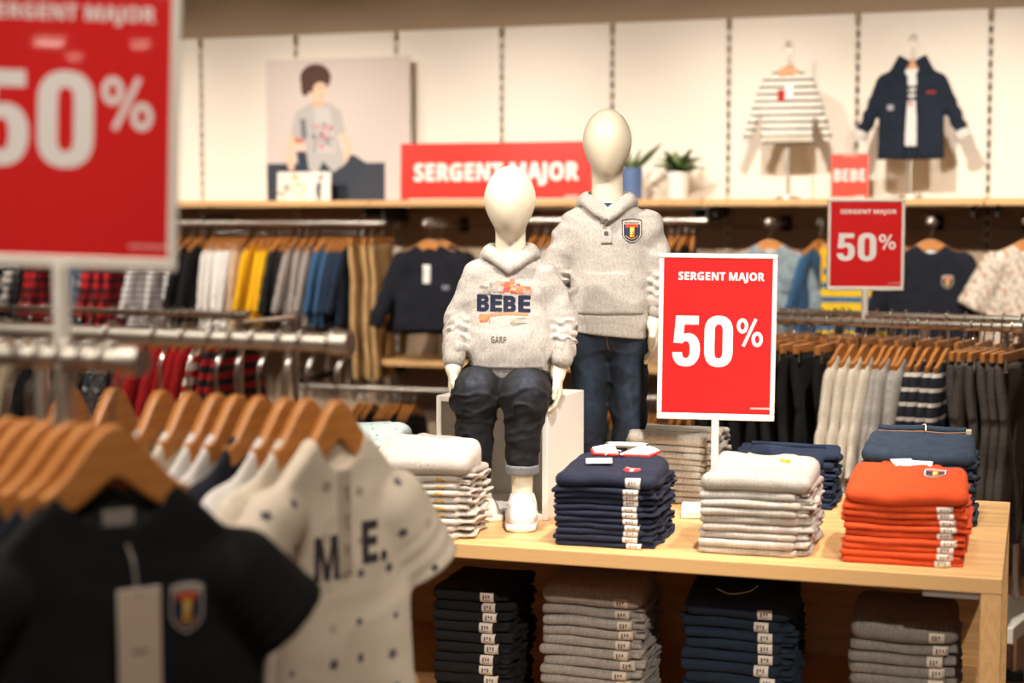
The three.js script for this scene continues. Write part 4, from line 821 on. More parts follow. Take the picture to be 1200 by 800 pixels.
{
  const orange = fabric([214, 74, 22]), navy = fabric([22, 29, 54]), greyL = fabric([198, 191, 183], 'heather'), greyM = greyL, blue = fabric([26, 42, 70]), denim = fabric([48, 65, 88], 'denim');
  let S, m;
  // orange sweatshirts
  S = stack({ name: 'folded_sweatshirt', word: 'orange sweatshirt', where: 'the orange stack', cat: 'sweatshirt', pos: [-0.256, TOP, -3.545], turn: 0.02, n: 10, w: 0.252, d: 0.29, t: 0.0142, topT: 0.034, mat: orange, amp: 0.009, seed: 3, sticker: { x: 0.085, mats: stickers }, tops: { neck: 0.115, nd: 0.04 }, group: 'folded orange sweatshirts on the tabletop' });
  m = S.at(-1); crew(m, 0.29, 0.115, 0.04, orange, 0.007);
  topPatch(m, 0.03, 0.08, -0.035, 0.035, crestWhite, 'chest_crest', 'white and navy crest');
  for (const [x, z, a, w, l] of [[-0.015, -0.118, 0.5, 0.05, 0.04], [0.02, -0.112, -0.15, 0.05, 0.03]]) { const g = bx(w, 0.003, l, 0, 0, 0, 0.001); g.rotateX(0.35); g.rotateY(a); g.translate(x, topY(m, 0, -0.09) + 0.006, z); part('neck_tag', g, M.paper, m.g, 'white paper tag in the neck'); }
  // navy polo shirts
  S = stack({ name: 'folded_polo', word: 'navy polo shirt', where: 'the navy stack', cat: 'polo shirt', pos: [-0.897, TOP, -3.515], turn: 0.03, n: 11, w: 0.226, d: 0.27, t: 0.0132, topT: 0.03, mat: navy, amp: 0.008, seed: 5, sticker: { x: 0.062, mats: stickers, top: 1 }, tops: { neck: 0.09, nd: 0.05 }, group: 'folded navy polo shirts on the tabletop' });
  m = S.at(-1);
  {
    const white = fabric([238, 234, 230]), red = fabric([206, 38, 34]), y = topY(m, 0.07, -0.08) + 0.001;
    for (const s of [-1, 1]) {
      const lap = (grow) => { const sh = new THREE.Shape(); const P = [[0.004 * s, -0.062 - grow], [s * (0.062 + grow), -0.046 - grow * 1.2], [s * (0.078 + grow), 0.0], [s * 0.05, 0.026], [s * 0.03, 0.012]]; P.forEach((p, i) => i ? sh.lineTo(...p) : sh.moveTo(...p)); sh.closePath(); return new THREE.ExtrudeGeometry(sh, { depth: 0.0025, bevelEnabled: true, bevelSize: 0.0015, bevelThickness: 0.001, bevelSegments: 2 }); };
      for (const [grow, mat, nm, dy, lb] of [[0.004, red, 'collar_trim', 0.001, 'red collar trim'], [0, white, 'collar', 0.0042, 'white collar']]) { const g = lap(grow); g.rotateX(-Math.PI / 2); g.rotateZ(s * -0.06); g.rotateX(0.10); g.translate(0, y + dy + 0.006, -0.108); part(nm, g, mat, m.g, lb); }
    }
    const band = []; for (let i = 0; i <= 10; i++) { const a = Math.PI * i / 10; band.push([Math.cos(a) * 0.048, y + 0.012, -0.128 - Math.sin(a) * 0.012]); }
    part('collar_band', tube(band, 0.007, 24, 8), white, m.g, 'white collar band');
    part('button', new THREE.CylinderGeometry(0.0045, 0.0045, 0.003, 16).translate(0.006, y + 0.006, -0.036), M.paper, m.g, 'white button');
    const tg = bx(0.058, 0.0012, 0.044, 0, 0, 0, 0.0005); tg.rotateY(0.25); tg.rotateX(0.1); tg.translate(-0.03, topY(m, -0.03, 0.032) + 0.0065, 0.034); part('hang_tag', tg, M.paper, m.g, 'white hang tag');
    part('tag_string', tube([[0.004, y + 0.012, -0.04], [-0.012, y + 0.018, -0.016], [-0.02, y + 0.010, 0.014]], 0.0012, 14, 6), M.paper, m.g, 'white string');
    topPatch(m, 0.03, 0.072, 0.04, 0.08, crestRed, 'chest_crest', 'small red crest');
  }
  // grey sweatshirts in front
  S = stack({ name: 'folded_sweatshirt', word: 'heather grey sweatshirt', where: 'the stack beside the orange one', cat: 'sweatshirt', pos: [-0.566, TOP, -3.53], turn: 0.015, n: 9, w: 0.238, d: 0.27, t: 0.0168, topT: 0.036, mat: greyM, amp: 0.013, seed: 8, sticker: { x: 0.072, mats: [fabric([206, 190, 178]), fabric([190, 180, 170])] }, tops: { neck: 0.1, nd: 0.028, front: 1.15 }, group: 'folded grey sweatshirts at the table edge' });
  m = S.at(-1); crew(m, 0.27, 0.1, 0.028, greyL);
  topPatch(m, 0.03, 0.06, -0.045, -0.005, crestYellow, 'chest_embroidery', 'small yellow embroidery');
  part('neck_label', bx(0.03, 0.002, 0.012, 0, topY(m, 0, -0.095) + 0.003, -0.115, 0.0005), fabric([40, 38, 48]), m.g, 'dark neck label');
  // speckled grey shirts beside the box
  S = stack({ name: 'folded_shirt', word: 'speckled grey shirt', where: 'the stack beside the white box', cat: 'shirt', pos: [-1.322, TOP, -3.447], turn: -0.02, n: 10, w: 0.25, d: 0.17, t: 0.0160, topT: 0.042, messy: 1.7, mat: printed(speckTex('#c8bfb5', ['#a89f97', '#e6dfd6', '#c2b7ad'], 70, 0.12, 12, 2, 6)), amp: 0.01, seed: 11, tops: { neck: 0.1, nd: 0.03, front: 1.15 }, group: 'folded speckled shirts on the tabletop' });
  for (const q of S.slice(2, -1)) part('front_print', onSurface(q.fn, () => [0.045, 0.072], 0.003, 0.014, 0.12, 0.06, 0.0008, 'z', 5, 5), crestYellow, q.g, 'small yellow and red print');
  m = S.at(-1); crew(m, 0.17, 0.1, 0.03, greyL);
  // pale grey trousers behind the sign
  S = stack({ name: 'folded_joggers', word: 'pale grey joggers', where: 'the stack behind the big sign', cat: 'joggers', pos: [-0.872, TOP, -4.08], turn: 0.0, n: 10, w: 0.235, d: 0.22, t: 0.0165, topT: 0.03, messy: 1.3, mat: fabric([206, 198, 186], 'heather'), amp: 0.008, seed: 13, sticker: null, group: 'folded pale joggers on the tabletop' });
  m = S.at(-1); part('drawstring', tube([[-0.05, topY(m, -0.05, 0.03) + 0.002, 0.03], [0, topY(m, 0, 0.05) + 0.002, 0.05], [0.06, topY(m, 0.06, 0.02) + 0.002, 0.02]], 0.002, 20, 6), M.paper, m.g, 'white drawstring');
  topPatch(m, 0.02, 0.05, 0.0, 0.03, crestYellow, 'waist_label', 'small yellow label');
  // blue trousers at the back
  S = stack({ name: 'folded_chinos', word: 'blue trousers', where: 'the blue stack', cat: 'trousers', pos: [-0.595, TOP, -4.09], turn: 0.03, n: 6, w: 0.25, d: 0.23, t: 0.0205, topT: 0.034, messy: 1.4, mat: blue, amp: 0.008, seed: 17, group: 'folded blue trousers on the tabletop' });
  m = S.at(-1); part('waistband', tube([[-0.1, topY(m, -0.08, -0.07) + 0.001, -0.07], [0, topY(m, 0, -0.05) + 0.003, -0.05], [0.09, topY(m, 0.08, -0.06) + 0.001, -0.06]], 0.007, 20, 8), blue, m.g);
  // jeans
  S = stack({ name: 'folded_jeans', word: 'blue jeans', where: 'the jeans stack', cat: 'jeans', pos: [-0.262, TOP, -3.985], turn: 0.02, n: 7, w: 0.262, d: 0.27, t: 0.0235, topT: 0.034, messy: 1.6, mat: denim, amp: 0.006, seed: 19, tops: { neck: 0.16, nd: 0.03 }, group: 'folded jeans on the tabletop' });
  m = S.at(-1);
  { const pts = (dz, up) => Array.from({ length: 9 }, (_, i) => { const x = -0.105 + i * 0.026; return [x, topY(m, x, -0.07 + dz) + up, -0.098 + dz + 0.022 * Math.sin(Math.PI * i / 8)]; });
    part('waistband', tube(pts(0, 0.003), 0.009, 30, 8), denim, m.g, 'gathered denim waistband'); part('stitching', tube(pts(0.018, 0.0015), 0.0014, 30, 5), fabric([190, 128, 70]), m.g, 'tan stitching');
    part('tag_loop', tube([[0.0, topY(m, 0, -0.08) + 0.012, -0.085], [0.008, topY(m, 0, -0.07) + 0.014, -0.06], [0.01, topY(m, 0, -0.05) + 0.006, -0.04]], 0.0016, 12, 6), M.paper, m.g, 'white tag loop');
    part('belt_loop', bx(0.014, 0.012, 0.03, 0.11, topY(m, 0.1, -0.06) + 0.004, -0.07, 0.003), fabric([196, 186, 160]), m.g, 'pale belt loop'); }
  // light blue printed shirts at the far end
  S = stack({ name: 'folded_shirt', word: 'pale blue printed shirt', where: 'the stack behind the white box', cat: 'shirt', pos: [-1.70, TOP, -3.93], turn: 0.1, n: 8, w: 0.26, d: 0.24, t: 0.0175, topT: 0.03, mat: [fabric([60, 92, 100]), fabric([42, 64, 76]), fabric([150, 170, 172])], amp: 0.006, seed: 23, tops: { neck: 0.1, nd: 0.035 }, group: 'folded pale blue shirts on the tabletop' });
  m = S.at(-1); m.g.children[0].material = printed(speckTex('#bfd2d2', ['#51646c', '#8fa4a6', '#dfe9e8'], 46, 0.14, 31, 2, 7)); crew(m, 0.24, 0.1, 0.035, fabric([190, 208, 208]));
  // stacks on the lower shelf
  const LZF = -3.5;
  const low = (px, py) => onZ(px, py, LZF)[0];
  stack({ name: 'folded_trousers', word: 'black trousers', where: 'the black stack under the table', cat: 'trousers', pos: [low(548, 740), LOW, LZF - 0.12], turn: 0.02, n: 11, w: 0.19, d: 0.24, t: 0.0255, topT: 0.032, mat: CLOTH.black, amp: 0.005, seed: 37, sticker: { x: 0.045, mats: stickers, top: 1 }, group: 'folded black trousers under the table' });
  stack({ name: 'folded_trousers', word: 'light grey trousers', where: 'the grey stack beside the black one', cat: 'trousers', pos: [low(690, 740), LOW, LZF - 0.12], turn: 0.02, n: 12, w: 0.24, d: 0.24, t: 0.0232, topT: 0.042, mat: fabric([176, 168, 160], 'heather'), amp: 0.012, seed: 41, sticker: { x: 0.075, mats: clearStickers, top: 1 }, tops: { neck: 0.08, nd: 0.02, front: 1.15 }, group: 'folded grey trousers under the table' });
  S = stack({ name: 'folded_jeans', word: 'dark blue jeans', where: 'the dark stack under the table', cat: 'jeans', pos: [low(862, 740), LOW, LZF - 0.12], turn: 0.02, n: 11, w: 0.245, d: 0.24, t: 0.0255, topT: 0.044, mat: fabric([24, 44, 66], 'denim'), amp: 0.006, seed: 43, sticker: { x: 0.06, mats: stickers, top: 1 }, tops: { neck: 0.08, nd: 0.02, front: 1.15 }, group: 'folded dark jeans under the table' });
  m = S.at(-1); part('drawstring', tube([[-0.055, topY(m, -0.055, 0.06) + 0.001, 0.06], [-0.02, topY(m, -0.02, 0.085) + 0.001, 0.085], [0.02, topY(m, 0.02, 0.06) + 0.001, 0.055], [0.032, topY(m, 0.032, 0.02) + 0.001, 0.02]], 0.0014, 24, 6), M.paper, m.g, 'white drawstring');
  stack({ name: 'folded_trousers', word: 'mottled grey trousers', where: 'the grey stack by the table leg', cat: 'trousers', pos: [low(1057, 740), LOW, LZF - 0.12], turn: 0.02, n: 10, w: 0.232, d: 0.24, t: 0.0255, topT: 0.042, mat: fabric([142, 136, 128], 'heather'), amp: 0.008, seed: 47, sticker: { x: 0.07, mats: clearStickers, top: 1 }, tops: { neck: 0.08, nd: 0.02, front: 1.15 }, group: 'folded mottled trousers under the table' });
}

// ------------------------------------------------------------------ white display box under the seated mannequin
{
  const t = thing('display_cube', 'open white display box carrying the seated mannequin', 'box', [-1.2366, TOP, -3.80], -4 * D2R), w = 0.29, h = 0.288, d = 0.26, s = 0.014;
  for (const k of [-1, 1]) part('side_panel', bx(s, h, d, k * (w - s) / 2, h / 2, 0, 0.002), M.white, t);
  part('top_panel', bx(w - 2 * s, s, d, 0, h - s / 2, 0, 0.002), M.white, t); part('bottom_panel', bx(w - 2 * s, s, d, 0, s / 2, 0, 0.002), M.white, t); part('back_panel', bx(w - 2 * s, h - 2 * s, s, 0, h / 2, -d / 2 + s / 2), M.white, t);
}

// ------------------------------------------------------------------ mannequins
function handFn(wx, wy, wz, s, curl, scale = 1) {   // hanging hand, wrist at w, palm turned inwards (s = side), thumb to the front
  const k = scale, L = [];
  const C = (a, b, ra, rb) => L.push(cone(wx + a[0] * k * -s, wy + a[1] * k, wz + a[2] * k, wx + b[0] * k * -s, wy + b[1] * k, wz + b[2] * k, ra * k, rb * k));
  const palm = cone(wx, wy - 0.008 * k, wz, wx + 0.002 * -s * k, wy - 0.042 * k, wz, 0.017 * k, 0.0195 * k);
  const zs = [0.0165, 0.006, -0.005, -0.0155], ln = [0.036, 0.040, 0.037, 0.029];
  zs.forEach((z, i) => {
    const y0 = -0.052, a = [0, y0, z], b = [0.003 + curl * 0.004, y0 - ln[i] * 0.5, z * 1.05 + 0.001], c = [0.008 + curl * 0.016, y0 - ln[i] * (1 - 0.12 * curl), z * 1.02 + 0.002];
    C([0, -0.04, z * 0.8], a, 0.0075, 0.0066); C(a, b, 0.0064, 0.0058); C(b, c, 0.0057, 0.0046);
  });
  const fingers = L.slice(); L.length = 0;
  C([0.002, -0.014, 0.012], [0.005, -0.034, 0.026], 0.0085, 0.007); C([0.005, -0.034, 0.026], [0.009, -0.054, 0.031], 0.0068, 0.0052);
  const thumb = L.slice();
  return (x, y, z) => {
    let d = palm(wx + (x - wx) * 1.55, y, wz + (z - wz) * 0.9) * 0.75;
    let fmin = 1e9; for (const f of fingers) fmin = Math.min(fmin, f(x, y, z));
    d = smin(d, fmin, 0.006);
    for (const f of thumb) d = smin(d, f(x, y, z), 0.006);
    return d;
  };
}
const eggFn = (cx, cy, cz, rx, ry, rz) => (x, y, z) => { const s = 1 - 0.30 * sstep(cy + 0.025, cy - ry * 1.15, y); return ellD((x - cx) / s, y - cy, (z - cz - 0.012 * (1 - s) / 0.3) / (0.4 + 0.6 * s), rx, ry, rz) * 0.85; };
const hoodieGrey = fabric([204, 198, 192], 'heather'), ribGrey = fabric([190, 183, 176], 'heather');
// denim with worn thighs: vertex tint of the dye, broken up by grain
function washed(geo, spots, base, pale) {
  const p = geo.attributes.position, c = new Float32Array(p.count * 3), B = rgb(...base), W = rgb(...pale);
  for (let i = 0; i < p.count; i++) {
    const x = p.getX(i), y = p.getY(i), z = p.getZ(i); let k = 0;
    for (const [sx, sy, sz, rx, ry, rz, a] of spots) k = Math.max(k, a * (1 - clamp(Math.hypot((x - sx) / rx, (y - sy) / ry, (z - sz) / rz))));
    k = clamp(k * (1 + 0.9 * noise(x * 60, y * 60, z * 60) + 0.6 * noise(x * 170, y * 25, z * 80)));
    c[i * 3] = lerp(B.r, W.r, k); c[i * 3 + 1] = lerp(B.g, W.g, k); c[i * 3 + 2] = lerp(B.b, W.b, k);
  }
  geo.setAttribute('color', new THREE.BufferAttribute(c, 3)); return geo;
}
const washedDenim = phys({ vertexColors: true, map: denimMap, roughness: 0.85, bumpMap: knitBump, bumpScale: 0.0008, side: THREE.DoubleSide });
function shoe(parent, pos, turn) {
  const g = new THREE.Group(); g.name = 'shoe'; g.position.set(...pos); g.rotation.y = turn; parent.add(g);   // origin under the ankle, toe towards +z
  const upper = (x, y, z) => {
    let d = ellD(x, y - 0.026, z - 0.062, 0.036, 0.034, 0.05);
    d = smin(d, cone(0, 0.03, 0.05, 0, 0.045, 0.0, 0.028, 0.03)(x, y, z), 0.02); d = smin(d, cone(0, 0.02, 0.02, 0, 0.02, -0.03, 0.034, 0.033)(x, y, z), 0.02);
    d = smin(d, cone(0, 0.05, -0.012, 0, 0.07, -0.014, 0.03, 0.028)(x, y, z), 0.015); d = smax(d, -(y - 0.006), 0.004); d = smax(d, y - 0.074 - z * 0.15, 0.004);
    return smax(d, -cone(0, 0.06, -0.012, 0, 0.1, -0.014, 0.023, 0.023)(x, y, z), 0.004);
  };
  const white = std({ color: rgb(230, 226, 220), roughness: 0.45 });
  const up = part('upper', skin(upper, [-0.05, -0.005, -0.08], [0.05, 0.095, 0.125], 0.0028), white, g, 'white leather upper');
  part('sole', skin((x, y, z) => { const w = 0.037 - 0.006 * sstep(0.0, -0.05, z) ; return boxD(x, y - 0.009, z - 0.024, w + 0.002, 0.0095, 0.091, 0.006) + 0.22 * Math.max(0, Math.abs(x) - 0.012) * sstep(0.05, 0.115, z) ; }, [-0.05, -0.006, -0.08], [0.05, 0.03, 0.125], 0.003), white, g, 'white rubber sole');
  part('strap', onSurface((x, y, z) => upper(x, y, z), () => [-0.0335, 0.0335], 0.038, 0.014, 0.12, 0.12, 0.004, 'y', 14, 6), std({ color: rgb(214, 209, 202), roughness: 0.5 }), g, 'white strap');
  for (let i = 0; i < 3; i++) { const z = 0.05 + i * 0.011; const y = (() => { let h = 0.12; for (let k = 0; k < 200 && upper(0, h, z) > 0.0004; k++) h -= 0.0008; return h; })(); part('lace', rod([-0.016, y - 0.001, z], [0.016, y + 0.0005, z + 0.003], 0.0022, 8), white, g, 'white lace'); }
  part('toe_seam', tube([[-0.028, 0.037, 0.07], [-0.014, 0.052, 0.079], [0, 0.055, 0.083], [0.014, 0.052, 0.079], [0.028, 0.037, 0.07]], 0.0012, 20, 5), std({ color: rgb(200, 194, 186), roughness: 0.6 }), g, 'grey seam');
  part('outsole', bx(0.058, 0.003, 0.15, 0, 0.0015, 0.02), std({ color: rgb(120, 82, 56), roughness: 0.8 }), g);
  return g;
}
// seated mannequin; origin on the box under the seat
{
  const t = thing('mannequin', 'faceless seated child mannequin in grey printed hoodie and dark jeans', 'mannequin', [-1.207, 1.068, -3.70], 15 * D2R);
  const hL = handFn(-0.131, 0.078, 0.078, -1, 0.5, 1.02), hR = handFn(0.116, 0.062, 0.05, 1, 0.8, 1.02);
  const head = eggFn(0, 0.467, 0.0, 0.063, 0.0885, 0.075), neck = cone(0, 0.43, -0.018, 0, 0.29, -0.02, 0.0355, 0.038);
  const armL = cone(-0.130, 0.118, 0.060, -0.131, 0.075, 0.078, 0.0215, 0.0185), armR = cone(0.128, 0.118, 0.041, 0.116, 0.06, 0.05, 0.0215, 0.0185);
  const legR = cone(0.034, -0.15, 0.106, 0.034, -0.235, 0.103, 0.027, 0.0235), legL = cone(-0.083, -0.18, 0.075, -0.083, -0.235, 0.072, 0.030, 0.0235);
  const upperBody = skin((x, y, z) => smin(head(x, y, z), neck(x, y, z), 0.014), [-0.08, 0.27, -0.10], [0.08, 0.57, 0.10], 0.0038);
  const limbs = [skin((x, y, z) => smin(armL(x, y, z), hL(x, y, z), 0.008), [-0.17, -0.06, 0.0], [-0.09, 0.19, 0.14], 0.0026), skin((x, y, z) => smin(armR(x, y, z), hR(x, y, z), 0.008), [0.07, -0.07, -0.02], [0.17, 0.19, 0.12], 0.0026), skin(legR, [-0.02, -0.28, 0.05], [0.09, -0.07, 0.17], 0.004), skin(legL, [-0.14, -0.28, 0.03], [-0.03, -0.07, 0.15], 0.004)];
  part('body', merge([upperBody, ...limbs]), M.mannequin, t, 'smooth cream mannequin body');
  // hoodie
  const wx = curveAt([[0.04, 0.088], [0.075, 0.098], [0.11, 0.110], [0.17, 0.105], [0.25, 0.098], [0.31, 0.086], [0.34, 0.05]]), wz = curveAt([[0.04, 0.075], [0.08, 0.084], [0.14, 0.088], [0.25, 0.074], [0.31, 0.056], [0.34, 0.04]]);
  const rip = (q) => (u, g) => (0.0048 * Math.sin(u * 24 + 1.6 * Math.sin(g + q) + 5 * noise(u * 2.4, Math.cos(g) * 1.3 + q, Math.sin(g) * 1.3)) - 0.004 * noise(u * 7, Math.cos(g) * 2, Math.sin(g) * 2 + q)) * sstep(-0.1, 0.4, u);
  const rip0 = (q) => (u, g) => 0.0028 * Math.sin(u * 11 + 2 * Math.sin(g + q)) * sstep(0.3, 0.9, u);
  const sl = [
    cone(-0.076, 0.294, -0.008, -0.121, 0.19, 0.0, 0.037, 0.034, rip0(1)), cone(-0.121, 0.19, 0.0, -0.128, 0.125, 0.055, 0.034, 0.0275, rip(1)),
    cone(0.080, 0.294, -0.008, 0.125, 0.19, -0.005, 0.037, 0.034, rip0(2)), cone(0.125, 0.19, -0.005, 0.130, 0.125, 0.038, 0.035, 0.028, rip(2)),
  ];
  const torso = (x, y, z) => { const a = wx(y), b = wz(y), zc = z + 0.012 - 0.02 * sstep(0.25, 0.1, y); const q = Math.hypot(x / a, zc / b), m = Math.pow(Math.pow(Math.abs(x / a), 2.6) + Math.pow(Math.abs(zc / b), 2.6), 1 / 2.6); return Math.max((lerp(q, m, 0.7) - 1) * Math.min(a, b), 0.05 - y, y - 0.345); };
  const hood = (x, y, z) => { const f = sstep(-0.03, 0.03, z), yy = y - lerp(0.352, 0.317 + Math.min(Math.abs(x), 0.06) * 0.62, f), r = Math.hypot(x, (z + 0.014) * 1.0) - 0.055 - yy * -0.5; return Math.hypot(r * 0.95, yy * 0.72) - 0.0150 - 0.002 * noise(x * 40, y * 40, z * 40); };
  const hoodie = (x, y, z) => {
    let d = smin(torso(x, y, z), Math.min(sl[0](x, y, z), sl[2](x, y, z)), 0.022);
    d = smin(d, Math.min(sl[1](x, y, z), sl[3](x, y, z)), 0.012);
    d += -0.0028 * crease(x, y, z, 9, 2) * sstep(0.03, 0.10, Math.abs(x)) + 0.0022 * noise(x * 22, y * 30, z * 16) + 0.0035 * noise(x * 9 + 3, y * 8, z * 9) + 0.0016 * Math.sin((y + Math.abs(x) * 0.5) * 95) * sstep(0.2, 0.09, y) * sstep(0.02, 0.09, Math.abs(x));
    d = smin(d, hood(x, y, z), 0.005);
    d = smin(d, ellD(x, y - 0.315, z + 0.085, 0.075, 0.045, 0.035), 0.012);
    d = smax(d, -cone(0, 0.29, -0.018, 0, 0.42, -0.02, 0.040, 0.044)(x, y, z), 0.006);
    d += 0.0014 * Math.sin(x * 420) * sstep(0.08, 0.073, y) * 0.6;
    return d;
  };
  const hg = part('hoodie', skin(hoodie, [-0.19, 0.03, -0.15], [0.19, 0.40, 0.13], 0.0042), hoodieGrey, t, 'heather grey hooded sweatshirt');
  for (const [a, b, nm] of [[[-0.1285, 0.135, 0.048], [-0.130, 0.098, 0.069]], [[0.1305, 0.135, 0.031], [0.1255, 0.098, 0.049]]]) part('sleeve_cuff', skin(cone(...a, ...b, 0.0285, 0.0265, (u, g) => 0.0008 * Math.sin(g * 26)), [Math.min(a[0], b[0]) - 0.04, 0.06, 0], [Math.max(a[0], b[0]) + 0.04, 0.18, 0.12], 0.003), ribGrey, hg, 'ribbed grey cuff');
  part('kangaroo_pocket', onSurface(hoodie, (v) => [lerp(-0.082, -0.058, sstep(0.25, 1, v)), lerp(0.082, 0.054, sstep(0.25, 1, v))], 0.078, 0.166, 0.2, 0.25, 0.0035, 'z', 22, 14, true), hoodieGrey, hg, 'front pocket');
  const print = decal(canvasTex(720, 760, (c, W, H) => {
    c.clearRect(0, 0, W, H); const r = rng(7);
    const blob = (x, y, w, h, cols, n) => { for (let i = 0; i < n; i++) { c.fillStyle = cols[i % cols.length]; const a = x + r() * w, b = y + r() * h; c.beginPath(); c.moveTo(a, b); c.lineTo(a + 40 + r() * 50, b - 10 + r() * 16); c.lineTo(a + 34 + r() * 50, b + 34 + r() * 30); c.lineTo(a - 8, b + 40 + r() * 20); c.fill(); } };
    blob(W * 0.06, H * 0.15, W * 0.12, H * 0.10, ['#9a958f', '#7d7a78', '#b3aca4'], 14);
    blob(W * 0.22, H * 0.03, W * 0.14, H * 0.18, ['#9d968e', '#8b867f', '#a8a097'], 18);
    blob(W * 0.36, H * 0.06, W * 0.16, H * 0.14, ['#c79a80', '#e07a52', '#9fa3b4', '#a89a8e'], 16);
    blob(W * 0.50, H * 0.03, W * 0.12, H * 0.16, ['#e8603c', '#ee7a50', '#d84a3a'], 16);
    blob(W * 0.55, H * 0.12, W * 0.2, H * 0.1, ['#c9a080', '#e0825c', '#d64848'], 16);
    blob(W * 0.76, H * 0.15, W * 0.16, H * 0.1, ['#ee7a52', '#a89a90', '#e2603e'], 14);
    c.save(); c.transform(1, 0.035, -0.0, 1, 0, 0);
    const B = (x) => fitText(c, 'B', x, H * 0.315, W * 0.205, H * 0.275, '#141c3a', 0.05), E = (x) => fitText(c, 'E', x, H * 0.305, W * 0.195, H * 0.275, '#141c3a', 0.05);
    B(W * 0.03); E(W * 0.275); B(W * 0.51); E(W * 0.775); c.restore();
    blob(W * 0.06, H * 0.66, W * 0.1, H * 0.07, ['#e8794c', '#ee8a5c', '#d96a48'], 14);
    c.strokeStyle = '#e88a62'; c.lineWidth = 34; c.beginPath(); c.moveTo(W * 0.1, H * 0.70); c.quadraticCurveTo(W * 0.5, H * 0.60, W * 0.95, H * 0.655); c.stroke();
    blob(W * 0.62, H * 0.71, W * 0.14, H * 0.06, ['#b9ab9b', '#a39a8e'], 8);
    c.fillStyle = '#6d675f'; c.fillRect(W * 0.62, H * 0.80, W * 0.3, 9); c.fillRect(W * 0.76, H * 0.72, W * 0.16, 6); c.fillStyle = '#6a6a88'; c.fillRect(W * 0.25, H * 0.76, 12, 30);
  }));
  part('chest_print', onSurface(hoodie, () => [-0.079, 0.054], 0.158, 0.292, 0.2, 0.25, 0.0010, 'z', 24, 24), print, hg, 'BEBE lettering with orange and grey brush marks');
  const garp = decal(canvasTex(300, 120, (c, W, H) => { c.clearRect(0, 0, W, H); fitText(c, 'GARP', W * 0.03, H * 0.06, W * 0.94, H * 0.88, '#5c564f', 0.01); }));
  const pocketTop = (x, y, z) => hoodie(x, y, z) - 0.0036;
  part('pocket_lettering', onSurface(pocketTop, () => [-0.041, -0.003], 0.137, 0.155, 0.2, 0.25, 0.0008, 'z', 10, 5), garp, hg, 'small grey lettering');
  // jeans
  const kn = [[-0.076, 0.020, 0.092], [0.040, 0.018, 0.112]], an = [[-0.083, -0.21, 0.075], [0.034, -0.158, 0.106]];
  const wr = (q) => (u, g) => 0.0011 * Math.sin(u * 24 + 2 * Math.sin(g + q)) + 0.002 * noise(u * 10, g * 3, q);
  const L = [cone(-0.046, 0.052, -0.05, ...kn[0], 0.062, 0.053, wr(1)), cone(...kn[0], ...an[0], 0.048, 0.039, wr(2)), cone(0.046, 0.052, -0.05, ...kn[1], 0.062, 0.053, wr(3)), cone(...kn[1], ...an[1], 0.0475, 0.0365, wr(4))];
  const jeans = (x, y, z) => {
    let a = smin(L[0](x, y, z), L[1](x, y, z), 0.03), b = smin(L[2](x, y, z), L[3](x, y, z), 0.03);
    let d = smin(a, b, 0.008); d = smin(d, ellD(x, y - 0.05, z + 0.06, 0.098, 0.06, 0.07), 0.02);
    d = Math.max(d, -(y - 0.0015) * (z < 0.045 ? 1 : 0) + (z < 0.045 ? 0 : -1));   // flattened on the box
    d = smax(d, -(y + 0.158) - (x < -0.02 ? 0.06 : 0), 0.004);
    return d + 0.0016 * noise(x * 30, y * 26, z * 26) - 0.0058 * crease(x, y, z, 13, 3) * sstep(0.13, 0.0, Math.abs(y - 0.01)) - 0.0025 * crease(x, y, z, 15, 8);
  };
  const jm = part('jeans', washed(skin(jeans, [-0.16, -0.24, -0.15], [0.13, 0.13, 0.19], 0.0042), [[-0.076, 0.055, 0.135, 0.045, 0.06, 0.07, 0.75], [0.042, 0.052, 0.145, 0.045, 0.06, 0.07, 0.85], [0.036, -0.05, 0.165, 0.03, 0.08, 0.03, 0.3], [-0.08, -0.05, 0.15, 0.03, 0.08, 0.03, 0.25]], [12, 13, 19], [66, 73, 92]), washedDenim, t, 'dark washed jeans');
  part('turned_cuff', skin((x, y, z) => smax(cone(0.0345, -0.142, 0.1085, 0.034, -0.172, 0.107, 0.0405, 0.040)(x, y, z), Math.max(y + 0.146, -0.169 - y), 0.004), [-0.02, -0.185, 0.05], [0.09, -0.13, 0.165], 0.003), fabric([132, 132, 136], 'heather'), jm, 'pale turned up cuff');
  shoe(t, [0.034, -0.288, 0.105], 0.02); shoe(t, [-0.083, -0.288, 0.072], -1.3);
}
